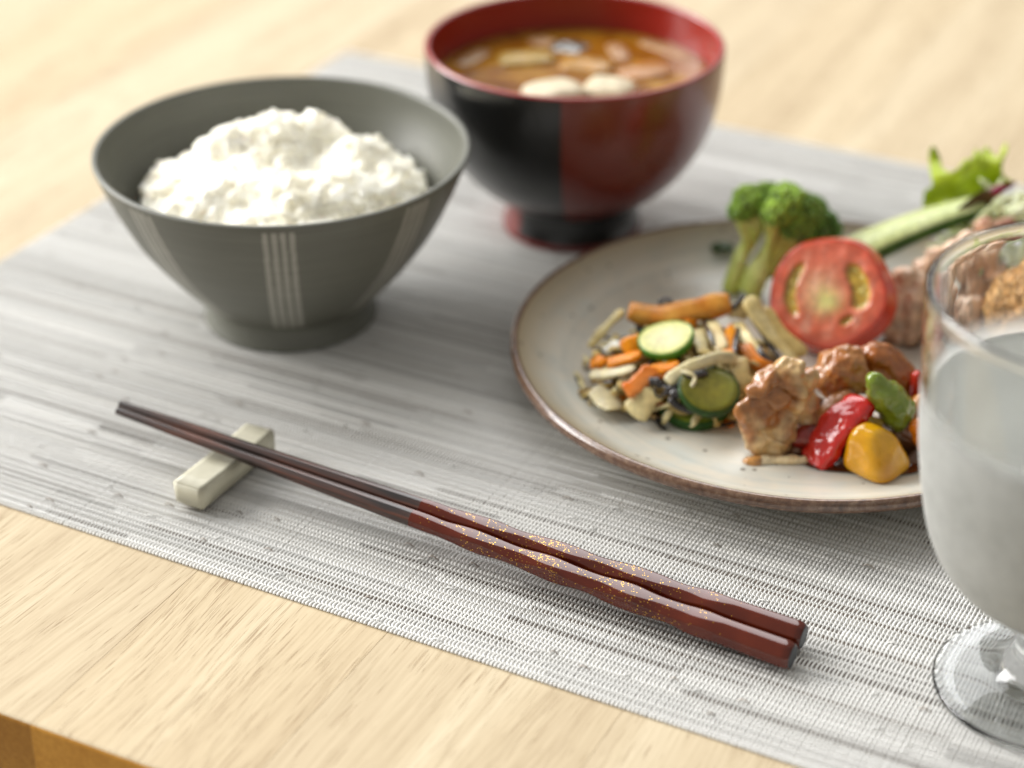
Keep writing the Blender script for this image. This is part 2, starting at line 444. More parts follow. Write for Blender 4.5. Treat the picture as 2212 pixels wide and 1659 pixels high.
def remesh(parts, voxel=0.06, smooth=4):
    """fuse overlapping closed shapes into one continuous skin"""
    vs, fs = join(parts)
    me = bpy.data.meshes.new('tmp'); me.from_pydata([tuple(x) for x in vs], [], fs)
    o = bpy.data.objects.new('tmp', me); col.objects.link(o)
    md = o.modifiers.new('r', 'REMESH'); md.mode = 'VOXEL'; md.voxel_size = voxel; md.use_smooth_shade = True
    if smooth:
        s = o.modifiers.new('s', 'SMOOTH'); s.iterations = smooth; s.factor = 0.5
    dg = bpy.context.evaluated_depsgraph_get(); e = o.evaluated_get(dg); m2 = e.to_mesh()
    a = np.empty(len(m2.vertices) * 3, np.float32); m2.vertices.foreach_get('co', a); a = a.reshape(-1, 3).astype(float)
    nn = np.empty(len(m2.vertices) * 3, np.float32); m2.vertices.foreach_get('normal', nn); nn = nn.reshape(-1, 3).astype(float)
    f = [tuple(p.vertices) for p in m2.polygons]
    e.to_mesh_clear(); bpy.data.objects.remove(o); bpy.data.meshes.remove(me)
    return a, f, nn
def nz(a, s, seed=0.0, octv=3):
    """fractal noise for an array of points"""
    return np.array([noise.fractal(V((p[0] * s + seed, p[1] * s - seed, p[2] * s + seed * 0.5)), 0.9, 2.1, octv) for p in a])
def displace(a, n, amt, s, seed, octv=3, ridge=False):
    k = nz(a, s, seed, octv)
    if ridge: k = 0.5 - np.abs(k)
    return a + n * (amt * k)[:, None]
def lerp(c0, c1, t):
    t = np.clip(t, 0, 1)[:, None]; return np.array(c0) * (1 - t) + np.array(c1) * t
def varcol(a, c0, c1, s=3.0, seed=0.0):
    return lerp(c0, c1, 0.5 + 0.8 * nz(np.asarray(a), s, seed, 3))

# ------------------------------------------------------------------ TABLE: oak boards side by side
TZ = -0.13                                          # the table top; the mat's upper side is z = 0
EA = R(-26.8)                                       # direction of the table's front edge
ex, ey = V((math.cos(EA), math.sin(EA), 0)), V((-math.sin(EA), math.cos(EA), 0))
E0 = V((-10.55, 39.18, TZ))                         # a point of the front edge
table = thing('wooden_table', 'pale oak table top under the grey placemat', 'table', E0)
table.rotation_euler = (0, 0, EA)
def board(x0, x1, depth, thick):
    bm = bmesh.new()
    bmesh.ops.create_cube(bm, size=1)
    for q in bm.verts:
        q.co = V(((x0 if q.co.x < 0 else x1), (0 if q.co.y < 0 else depth), (-thick if q.co.z < 0 else 0)))
    front = [e for e in bm.edges if all(abs(q.co.y) < 1e-6 for q in e.verts) and all(q.co.z > -1e-6 for q in e.verts)]
    bmesh.ops.bevel(bm, geom=front, offset=0.16, segments=4, affect='EDGES', profile=0.6)
    side = [e for e in bm.edges if abs(e.verts[0].co.x - e.verts[1].co.x) < 1e-6 and abs(e.verts[0].co.y - e.verts[1].co.y) > depth * 0.5 and e.verts[0].co.z > -0.01]
    bmesh.ops.bevel(bm, geom=side, offset=0.006, segments=1, affect='EDGES')
    for f in bm.faces: f.material_index = 1 if f.normal.y < -0.85 else 0
    for q in bm.verts: q.co *= CM
    me = bpy.data.meshes.new('board'); bm.to_mesh(me); bm.free()
    me.materials.append(M['oak']); me.materials.append(M['oak_end'])
    o = bpy.data.objects.new('board', me); col.objects.link(o); o.parent = table
    return o
x = -78.2
random.seed(11)
widths = [random.uniform(5.6, 9.4) for _ in range(27)]
jx = (at_z(62, 1565, TZ) - E0).dot(ex)               # a joint shows in the front edge here
cum = [x + sum(widths[:i]) for i in range(28)]
x += jx - min(cum, key=lambda q: abs(q - jx))
for w in widths:
    board(x + 0.003, x + w - 0.003, 112, 3.4)
    x += w
random.seed(7)

# ------------------------------------------------------------------ PLACEMAT: woven vinyl cords over flat weft
MA = R(-27.9)
mx, my = V((math.cos(MA), math.sin(MA), 0)), V((-math.sin(MA), math.cos(MA), 0))
M0 = at_z(0, 1083) - mx * 0                        # on the front edge
# front left corner: where the left edge meets the front edge
cl = at_z(750, 107)
MC = cl - my * (cl - M0).dot(my)
MW, MH = 46.0, (cl - M0).dot(my)
mat_root = thing('placemat', 'light grey woven vinyl placemat under the meal', 'placemat', (MC.x, MC.y, 0))
mat_root.rotation_euler = (0, 0, MA)
def mat_mesh(name, a, f, cols, kind='stuff'):
    """a, in cm in the mat's own frame"""
    me = bpy.data.meshes.new(name)
    n, k = f.shape
    me.vertices.add(len(a)); me.vertices.foreach_set('co', (a * CM).astype(np.float32).ravel())
    me.loops.add(n * k); me.loops.foreach_set('vertex_index', f.astype(np.int32).ravel())
    me.polygons.add(n); me.polygons.foreach_set('loop_start', np.arange(0, n * k, k, dtype=np.int32))
    me.update(calc_edges=True)
    me.polygons.foreach_set('use_smooth', np.ones(n, bool))
    at = me.color_attributes.new('Col', 'FLOAT_COLOR', 'POINT'); c = np.ones((len(a), 4), np.float32); c[:, :3] = cols
    at.data.foreach_set('color', c.ravel()); me.materials.append(M['yarn'])
    o = bpy.data.objects.new(name, me); col.objects.link(o); o.parent = mat_root
    if kind: o['kind'] = kind
    return o
PITCH = 0.113
NC = int(MW / PITCH)
rows = [0.0]
while rows[-1] < MH - 0.05:
    rows.append(rows[-1] + float(rng.choice([0.17, 0.2, 0.23, 0.27, 0.34, 0.42], p=[.18, .3, .27, .15, .07, .03])))
rows = np.array(rows) * MH / rows[-1]
NR = len(rows) - 1
# patches: each row is cut in lengths; in a length the loops may be longer, flatter, whiter or greyer
lift = np.zeros((NR, NC)); tone = np.zeros((NR, NC)); wtone = np.zeros((NR, NC, 3)); wid = np.zeros((NR, NC))
WH = np.array((0.765, 0.755, 0.725)); GR = np.array((0.56, 0.545, 0.51)); TP = np.array((0.17, 0.14, 0.115))
for r in range(NR):
    i = 0
    while i < NC:
        n = int(rng.integers(14, 110)); s = slice(i, min(i + n, NC))
        lift[r, s] = rng.uniform(0.75, 1.15); tone[r, s] = np.clip(rng.normal(-0.04, 0.07), -0.2, 0.08)
        q = rng.random()
        wid[r, s] = rng.uniform(0.9, 1.12) if q < 0.46 else rng.uniform(0.85, 1.02) if q < 0.85 else rng.uniform(0.72, 0.88)
        wtone[r, s] = (WH * rng.uniform(0.75, 1.0) if q < 0.46 else GR * rng.uniform(0.75, 1.2) if q < 0.85 else TP * rng.uniform(0.8, 1.5))
        i += n
wtone[0] = WH * 0.95; wtone[NR - 1] = WH * 0.95; tone[0] = 0.05; wid[0] = 1.05
xc = (np.arange(NC) + 0.5) * PITCH
def cords(width, x_shift, zfun, nseg, npts, bright, z_of_row_phase):
    """npts across, nseg along per row"""
    T = []
    for r in range(NR):
        t = np.linspace(0, 1, nseg, endpoint=False)
        T.append(np.c_[np.full(nseg, r), t, rows[r] + t * (rows[r + 1] - rows[r])])
    T = np.concatenate(T); T = np.vstack([T, [NR - 1, 1.0, rows[-1]]]); nl = len(T)
    ri = T[:, 0].astype(int); ph = T[:, 1]; yy = T[:, 2]
    X = xc + x_shift
    jit = rng.normal(0, 0.004, NC)
    zz = z_of_row_phase(ri, ph)                                        # nl x NC
    sway = 0.012 * np.sin(yy * 0.9)[:, None] + jit[None, :] + 0.018 * (ph[:, None] - 0.5) * 2
    off = np.linspace(-0.5, 0.5, npts) * width
    drop = 0.035 * (np.linspace(-1, 1, npts) ** 2)
    wk = wid[ri] if npts > 2 else np.ones((nl, NC))
    P = np.empty((NC, nl, npts, 3))
    P[..., 0] = (X[None, :] + sway).T[:, :, None] + off[None, None, :] * wk.T[:, :, None]
    P[..., 1] = yy[None, :, None]
    P[..., 2] = zz.T[:, :, None] - drop[None, None, :]
    colr = (WH[None, None, :] * (1 + tone[ri][:, :, None]) * bright)
    C = np.repeat(np.transpose(colr, (1, 0, 2))[:, :, None, :], npts, 2)
    idx = np.arange(NC * nl * npts).reshape(NC, nl, npts)
    f = np.stack([idx[:, :-1, :-1], idx[:, :-1, 1:], idx[:, 1:, 1:], idx[:, 1:, :-1]], -1).reshape(-1, 4)
    return P.reshape(-1, 3), f, C.reshape(-1, 3)
thick = lambda ri, ph: TZ + 0.045 + 0.085 * lift[ri] * (np.sin(np.pi * ph) ** 0.55)[:, None]
thin = lambda ri, ph: TZ + 0.05 + 0.05 * (1 - np.sin(np.pi * ph))[:, None] * np.ones((1, NC))
a, f, c = cords(0.072, 0.0, None, 5, 3, 1.0, thick)
mat_mesh('warp_cords', a, f, c)
a, f, c = cords(0.034, PITCH / 2, None, 3, 2, 0.93, thin)
mat_mesh('binding_cords', a, f, c)
# weft: one flat band under the loops of every row, its colour changing from length to length
vs, fs, cs = [], [], []
step = 4
xs = np.arange(0, NC + step, step).clip(0, NC)
for r in range(NR):
    h = rows[r + 1] - rows[r]; y0, y1 = rows[r] + 0.20 * h, rows[r + 1] - 0.12 * h
    cc = wtone[r][np.minimum(xs, NC - 1)]
    n = len(xs); o = len(vs) * 0 + sum(len(q) for q in vs)
    lo = np.c_[xs * PITCH, np.full(n, y0), np.full(n, TZ + 0.03)]; mi = np.c_[xs * PITCH, np.full(n, (y0 + y1) / 2), np.full(n, TZ + 0.062)]; hi = np.c_[xs * PITCH, np.full(n, y1), np.full(n, TZ + 0.03)]
    vs.append(np.concatenate([lo, mi, hi])); cs.append(np.concatenate([cc, cc, cc]))
    k = np.arange(n - 1)
    for b0 in (0, n):
        fs.append(np.stack([o + b0 + k, o + b0 + k + 1, o + b0 + n + k + 1, o + b0 + n + k], -1))
mat_mesh('weft_bands', np.concatenate(vs), np.concatenate(fs), np.concatenate(cs))
# stray brown threads that come up over two or three cords
parts = []; cs = []
for k in range(420):
    r = int(rng.integers(1, NR)); i = int(rng.integers(0, NC - 5)); n = int(rng.integers(2, 4))
    t = np.linspace(0, 1, 5); X = (i + t * n) * PITCH; Z = TZ + 0.06 + 0.09 * np.sin(np.pi * t); Y = rows[r] + 0.02 * np.sin(t * 3)
    w = 0.022
    a = np.concatenate([np.c_[X, np.full(5, Y[0]) - w, Z - 0.01], np.c_[X, np.full(5, Y[0]), Z], np.c_[X, np.full(5, Y[0]) + w, Z - 0.01]])
    q = np.arange(4); f = np.concatenate([np.stack([q, q + 1, q + 6, q + 5], -1), np.stack([q + 5, q + 6, q + 11, q + 10], -1)])
    parts.append((a, f)); br = (WH * 0.85 if rng.random() < 0.6 else TP * rng.uniform(1.0, 2.0)); cs.append(np.tile(br, (15, 1)))
a, f = join_np(parts); mat_mesh('stray_threads', a, f, np.concatenate(cs))
# ------------------------------------------------------------------ RICE BOWL
RC = (-7.3, 60.95)
rb = thing('rice_bowl', 'matte grey-green ceramic bowl with pale stripe bands, heaped with white rice', 'bowl', (RC[0], RC[1], 0))
outer = smooth_profile([(2.72, 0.72), (2.9, 0.95), (3.45, 1.5), (4.15, 2.35), (4.85, 3.35), (5.45, 4.55), (5.82, 5.45), (5.94, 5.80)], 10)
lip = [(5.97, 5.86), (5.96, 5.915), (5.91, 5.94), (5.84, 5.94), (5.79, 5.90)]
inner = smooth_profile([(5.77, 5.83), (5.55, 5.1), (5.1, 4.2), (4.3, 2.9), (3.2, 1.8), (1.8, 1.25), (0.01, 1.1)], 8)
prof = outer + lip + inner
SEG = 1440
a, f = lathe(prof, SEG, RC)
d = a[:, :2] - np.array(RC); r_ = np.hypot(d[:, 0], d[:, 1]); ang = np.degrees(np.arctan2(d[:, 0], -d[:, 1]))     # 0 faces the camera, + to the right
dn = (ang - 4.0 + 22.5) % 45 - 22.5
arc = np.radians(dn) * r_
nout = len(outer) * SEG
pos = (arc + 0.5) / 0.2667
onst = (np.abs(arc) < 0.515) & ((pos % 1.0) > 0.16) & ((pos % 1.0) < 0.80) & (a[:, 2] > 0.92) & (a[:, 2] < 5.72) & (np.arange(len(a)) < nout)
clay = np.array((0.122, 0.122, 0.097))
cols = np.tile(clay, (len(a), 1)); cols[onst] = (0.30, 0.29, 0.25)
mk('bowl_body', a, f, M['bowl_clay'], rb, cols=cols)
ft = smooth_profile([(2.70, 0.76), (2.69, 0.6), (2.78, 0.25), (2.86, 0.06), (2.80, 0.0), (2.5, 0.0), (2.42, 0.1), (2.35, 0.5), (1.5, 0.75), (0.01, 0.8)], 5)
a, f = lathe(ft, 160, RC); mk('foot_ring', a, f, M['bowl_clay'], rb, cols=np.tile(clay * 0.95, (len(a), 1)))

# heaped rice: a lumpy mound with single grains all over it
RICE_LUMPS = [(-1.0, 1.5, 0.85, 1.05), (0.3, 1.5, 0.85, 0.95), (-2.2, 0.9, 0.8, 0.85), (1.4, 1.7, 0.7, 0.8), (2.6, 0.7, 0.75, 0.85), (3.5, -0.6, 0.55, 0.9), (-3.3, -0.6, 0.45, 0.8),
              (-1.4, -1.2, 0.55, 1.0), (0.4, -1.9, 0.5, 1.0), (2.0, -1.6, 0.5, 1.0), (-2.6, -2.0, 0.3, 0.9), (-0.4, 0.1, 0.3, 0.8), (1.9, 0.1, 0.3, 0.8), (-4.0, 0.6, 0.25, 0.6)]
def rice_h(x, y):
    r = math.hypot(x, y)
    base = 3.85 + 1.2 * max(0, 1 - (r / 5.0) ** 2.2) ** 0.8
    for lx, ly, lh, lr in RICE_LUMPS:
        base += lh * math.exp(-(((x - lx) ** 2 + (y - ly) ** 2) / (lr * lr)) ** 1.3)
    base += 0.20 * noise.noise(V((x * 1.2, y * 1.2 + 7, 4))) + 0.10 * noise.noise(V((x * 2.6, y * 2.6, 9)))
    base -= 0.30 * math.exp(-((x - 1.0) ** 2 + (y + 0.6) ** 2) / 0.6) + 0.25 * math.exp(-((x + 0.6) ** 2 + (y + 0.4) ** 2) / 0.4)
    return base
parts = []
g = 64; RR = 4.5
vs = []; fsq = []
for i in range(g + 1):
    for j in range(72):
        r = RR * i / g; t = 2 * math.pi * j / 72; xx, yy = r * math.cos(t), r * math.sin(t)
        h = rice_h(xx, yy); 
        if i > g - 6: h = min(h, rice_h(xx, yy)) - 0.25 * (i - g + 6) / 2
        vs.append((RC[0] + xx, RC[1] + yy, h))
for i in range(g):
    for j in range(72):
        j2 = (j + 1) % 72; fsq.append((i * 72 + j, (i + 1) * 72 + j, (i + 1) * 72 + j2, i * 72 + j2))
allv = [np.array(vs)]; allf = [tuple(q) for q in fsq]; o = len(vs)
gv, gf = ico(2)
for k in range(1900):
    r = RR * math.sqrt(random.random()) * 0.99; t = random.random() * 2 * math.pi; xx, yy = r * math.cos(t), r * math.sin(t)
    e_ = 0.05; n_ = V((-(rice_h(xx + e_, yy) - rice_h(xx - e_, yy)) / (2 * e_), -(rice_h(xx, yy + e_) - rice_h(xx, yy - e_)) / (2 * e_), 1)).normalized()
    h = rice_h(xx, yy) + random.uniform(-0.07, 0.05)
    if random.random() < 0.08: h += random.uniform(0.05, 0.2)
    q = V((0, 0, 1)).rotation_difference(n_).to_matrix() @ Euler((random.gauss(0, 0.45), random.gauss(0, 0.45), random.random() * 6.28)).to_matrix()
    L = random.uniform(0.32, 0.44); w = random.uniform(0.15, 0.19)
    aa = (gv * np.array((L, w, w * 0.9))); aa[:, 2] += 0.06 * (aa[:, 0] / L) ** 2 * random.choice((-1, 1))
    aa = aa @ np.array(q).T + np.array((RC[0] + xx, RC[1] + yy, h))
    allv.append(aa); allf += [tuple(int(i) + o for i in tri) for tri in gf]; o += len(aa)
A = np.concatenate(allv)
tag(mk('steamed_rice', A, allf, M['rice'], loc=(RC[0], RC[1], 4.0), cols=np.tile((0.78, 0.765, 0.695), (len(A), 1))), 'fluffy mound of white rice heaped in the grey-green bowl', 'rice', kind='stuff')

# ------------------------------------------------------------------ MISO BOWL
SC = (2.15, 67.7)
mb = thing('soup_bowl', 'red and black lacquer soup bowl on a tall foot, behind the plate', 'bowl', (SC[0], SC[1], 0))
outer = smooth_profile([(2.36, 1.18), (2.65, 1.42), (3.35, 1.85), (4.05, 2.6), (4.6, 3.5), (4.92, 4.4), (5.1, 5.4), (5.16, 6.3), (5.16, 6.72)], 10)
lip = [(5.16, 6.79), (5.13, 6.84), (5.06, 6.86), (4.99, 6.84), (4.95, 6.79)]
inner = smooth_profile([(4.95, 6.7), (4.93, 6.2), (4.84, 5.4), (4.6, 4.3), (4.1, 3.2), (3.2, 2.2), (1.6, 1.7), (0.01, 1.6)], 8)
prof = outer + lip[:1]
a, f = lathe(prof, 720, SC)
d = a[:, :2] - np.array(SC); ang = np.degrees(np.arctan2(d[:, 0], -d[:, 1]))
blk = (ang < -6.5) & (ang > -186.5) | (ang > 173.5)
cols = np.where(blk[:, None], np.array((0.006, 0.006, 0.006)), np.array((0.135, 0.013, 0.005)))
mk('bowl_body', a, f, M['lacquer'], mb, cols=cols)
a, f = lathe(lip + inner, 240, SC)
mk('red_lining', a, f, M['lacquer'], mb, cols=np.tile((0.27, 0.011, 0.006), (len(a), 1)))
ft = smooth_profile([(2.38, 1.2), (2.34, 1.0), (2.36, 0.6), (2.44, 0.3), (2.48, 0.1), (2.44, 0.0), (2.2, 0.0), (2.1, 0.15), (2.0, 0.7), (1.0, 0.95), (0.01, 1.0)], 6)
a, f = lathe(ft, 360, SC)
d = a[:, :2] - np.array(SC); ang = np.degrees(np.arctan2(d[:, 0], -d[:, 1]))
redf = (a[:, 2] < 0.24) | (ang < -52)  # red bottom band; red reflection on the left side painted into the colour
cols = np.where(redf[:, None], np.array((0.14, 0.009, 0.005)), np.array((0.006, 0.006, 0.006)))
mk('foot_ring', a, f, M['lacquer'], mb, cols=cols)
SZ = 5.58
a, f = lathe([(4.86, SZ - 0.03), (4.84, SZ), (4.7, SZ + 0.01), (3.5, SZ), (2, SZ), (0.8, SZ), (0.01, SZ)], 96, SC)
tag(mk('miso_broth', a, f, M['soup'], loc=(SC[0], SC[1], SZ)), 'brown miso broth filling the red-lined lacquer bowl', 'soup')
# toppings in the soup
def block(name, label, cat, c, size, rot, c0, c1, mat, group=None, power=3.5, amt=0.05, sub=4, seed=1.0, tilt=(0, 0)):
    a, f = superell(c, size, (tilt[0], tilt[1], rot), power, sub)
    n = a - np.array(c); n /= np.linalg.norm(n, axis=1)[:, None]
    a = displace(a, n, amt, 2.5, seed)
    return tag(mk(name, a, [tuple(q) for q in f], mat, loc=c, cols=varcol(a, c0, c1, 2.5, seed)), label, cat, group)
def superell(c, r, rot, power=3.5, sub=4):
    a, f = ico(sub)
    k = (np.abs(a) ** power).sum(1) ** (-1 / power)
    a = a * k[:, None] * np.array(r)
    a = a @ np.array(Euler(rot).to_matrix()).T
    return a + np.array(c), f
sp_ = lambda u, v, z=SZ: at_z(u, v, z)
p = sp_(1242, 178, 5.7); block('tofu_cube', 'white tofu chunk nearest the front rim of the soup bowl', 'tofu', (p.x - 0.75, p.y - 1.05, 5.62), (1.05, 0.85, 0.42), 0.4, (0.52, 0.44, 0.29), (0.60, 0.52, 0.36), M['tofu'], 'tofu in the soup')
p = sp_(1330, 176, 5.7); block('tofu_cube', 'white tofu chunk right of the front one in the soup', 'tofu', (p.x - 0.25, p.y - 0.85, 5.62), (0.9, 0.8, 0.42), -0.3, (0.50, 0.42, 0.27), (0.58, 0.50, 0.34), M['tofu'], 'tofu in the soup', seed=3)
p = sp_(1150, 128); block('fried_tofu', 'yellow-green fried tofu slab floating left of centre in the soup', 'fried tofu', (p.x - 0.2, p.y, 5.52), (1.0, 0.7, 0.22), 0.2, (0.34, 0.19, 0.012), (0.27, 0.17, 0.010), M['veg'], 'fried tofu in the soup', seed=5)
p = sp_(1262, 138); block('fried_tofu', 'orange-yellow fried tofu slab floating in the middle of the soup', 'fried tofu', (p.x + 0.1, p.y - 0.2, 5.52), (0.95, 0.7, 0.2), -0.3, (0.38, 0.17, 0.008), (0.30, 0.15, 0.010), M['veg'], 'fried tofu in the soup', seed=6)
p = sp_(1395, 155); block('fried_tofu', 'orange fried tofu slab floating at the right of the soup', 'fried tofu', (p.x, p.y, 5.52), (0.95, 0.75, 0.2), 0.5, (0.36, 0.14, 0.010), (0.28, 0.11, 0.008), M['veg'], 'fried tofu in the soup', seed=8)
p = sp_(1228, 100); block('wakame_seaweed', 'dark brown seaweed floating at the back of the soup', 'seaweed', (p.x, p.y, 5.55), (0.75, 0.75, 0.1), 0.2, (0.035, 0.022, 0.008), (0.05, 0.035, 0.01), M['dark'], power=2, amt=0.2, seed=9)
p = sp_(1172, 90); block('onion_slice', 'small tan onion slice behind the yellow tofu in the soup', 'onion', (p.x, p.y, 5.55), (0.4, 0.5, 0.1), 0.7, (0.34, 0.19, 0.07), (0.28, 0.13, 0.05), M['veg'], 'onion slices in the soup', seed=10)
p = sp_(1335, 112); block('onion_slice', 'tan onion slice between the seaweed and the orange tofu in the soup', 'onion', (p.x, p.y, 5.55), (0.35, 0.8, 0.1), 0.2, (0.36, 0.2, 0.08), (0.28, 0.13, 0.05), M['veg'], 'onion slices in the soup', seed=12)
p = sp_(1440, 105); block('onion_slice', 'pale onion slice along the right wall of the soup bowl', 'onion', (p.x, p.y - 0.2, 5.55), (0.3, 1.3, 0.1), 0.75, (0.40, 0.24, 0.11), (0.30, 0.15, 0.07), M['veg'], 'onion slices in the soup', seed=13)
p = sp_(1010, 125); block('onion_slice', 'tan onion slice at the left end of the soup', 'onion', (p.x + 0.2, p.y, 5.55), (0.35, 0.9, 0.1), -0.5, (0.32, 0.18, 0.06), (0.25, 0.12, 0.04), M['veg'], 'onion slices in the soup', seed=14)

# ------------------------------------------------------------------ PLATE
PC = (8.95, 56.0)
pl = thing('dinner_plate', 'speckled cream stoneware plate with a brown rim, holding the side dishes', 'plate', (PC[0], PC[1], 0))
def plate_z(r):
    return 0.55 if r < 6.2 else 0.55 + 1.0 * ((min(r, 8.80) - 6.2) / 2.55) ** 1.8
top = [(0.01, 0.55), (2, 0.55), (4, 0.55), (5.5, 0.55)] + [(r, plate_z(r)) for r in np.linspace(6.0, 8.78, 22)]
a, f = lathe(top[::-1], 256, PC)
under = [(8.80, 1.18), (8.4, 1.02), (7.4, 0.62), (6.2, 0.28), (5.5, 0.2), (5.35, 0.02), (5.0, 0.0), (4.9, 0.2), (0.01, 0.25)]
a2, f2 = lathe(under, 256, PC)
def wav(a):                                        # hand-thrown: the rim is not quite round nor level
    d = a[:, :2] - np.array(PC); r = np.hypot(d[:, 0], d[:, 1]); t = np.arctan2(d[:, 1], d[:, 0]); k = (r / 9.0) ** 3
    s = 1 + k * (0.004 * np.sin(2 * t + 0.6) + 0.003 * np.sin(3 * t + 1) + 0.0015 * np.sin(7 * t))
    o = a.copy(); o[:, :2] = np.array(PC) + d * s[:, None]; o[:, 2] += k * (0.03 * np.sin(2 * t + 1.0) + 0.012 * np.sin(5 * t)); return o
A, F = join_np([(a, f), (a2, f2)])
mk('plate_body', wav(A), F, M['plate'], pl)
rimp = smooth_profile([(8.76, 1.53), (8.80, 1.585), (8.86, 1.61), (8.93, 1.60), (9.0, 1.53), (9.02, 1.42), (9.0, 1.30), (8.92, 1.21), (8.79, 1.17)], 5)
a, f = lathe(rimp[::-1], 320, PC)
a = wav(a); nrm = a - np.array((PC[0], PC[1], 1.4)); nrm /= np.linalg.norm(nrm, axis=1)[:, None]
a = a + nrm * (0.010 * nz(a, 0.8, 3.0, 2))[:, None]
mk('plate_rim', a, f, M['rim'], pl)
def hit(u, v):
    z = 0.55
    for _ in range(25):
        p = at_z(u, v, z); z = plate_z(math.hypot(p.x - PC[0], p.y - PC[1]))
    return p

# ------------------------------------------------------------------ CHOPSTICK REST
p0, p1 = at_z(405, 1048, 0.86), at_z(561, 922, 0.86)
cr = (p0 + p1) / 2; dirr = (p1 - p0); Lr = dirr.length + 0.1; ra = math.atan2(dirr.y, dirr.x)
bm = bmesh.new(); bmesh.ops.create_cube(bm, size=1)
for q in bm.verts:
    hx, hy = Lr / 2, 0.52
    if q.co.z < 0: hx *= 0.985; hy *= 0.94
    q.co = V((math.copysign(hx, q.co.x), math.copysign(hy, q.co.y), 0.87 if q.co.z > 0 else 0.0))
lowend = [e for e in bm.edges if all(q.co.z < 0.01 for q in e.verts)]
bmesh.ops.bevel(bm, geom=lowend, offset=0.16, segments=3, affect='EDGES')
bmesh.ops.bevel(bm, geom=[e for e in bm.edges if e.calc_face_angle(0) > 0.5], offset=0.055, segments=3, affect='EDGES')
bmesh.ops.subdivide_edges(bm, edges=[e for e in bm.edges if e.calc_length() > 0.8], cuts=6, use_grid_fill=True)
rm = Matrix.Rotation(ra, 3, 'Z'); vs = []
for q in bm.verts:
    c_ = rm @ q.co + V((cr.x, cr.y, 0)); vs.append(c_)
a = np.array([tuple(q) for q in vs]); 
a[:, 2] -= 0.05 * np.exp(-((a[:, :2] - np.array((cr.x, cr.y))) @ np.array((math.cos(ra), math.sin(ra)))) ** 2 / 1.2) * (a[:, 2] > 0.5)
bm.verts.index_update()
fs = [tuple(q.index for q in f.verts) for f in bm.faces]; bm.free()
nr_ = a - np.array((cr.x, cr.y, 0.45)); nr_ /= np.linalg.norm(nr_, axis=1)[:, None]
a = a + nr_ * (0.03 * nz(a, 1.3, 4.0, 3))[:, None]
cols = varcol(a, (0.43, 0.405, 0.30), (0.50, 0.475, 0.37), 2.0, 2.0)
low = np.clip((0.10 - a[:, 2]) / 0.10, 0, 1) * np.clip(0.4 + nz(a, 3.0, 8.0), 0, 1); cols = cols * (1 - low[:, None]) + np.array((0.36, 0.19, 0.07)) * low[:, None]
o = mk('chopstick_rest', a, fs, M['rest_glaze'], loc=(cr.x, cr.y, 0), cols=cols)
tag(o, 'cream glazed bar under the tips of the chopsticks', 'chopstick rest')

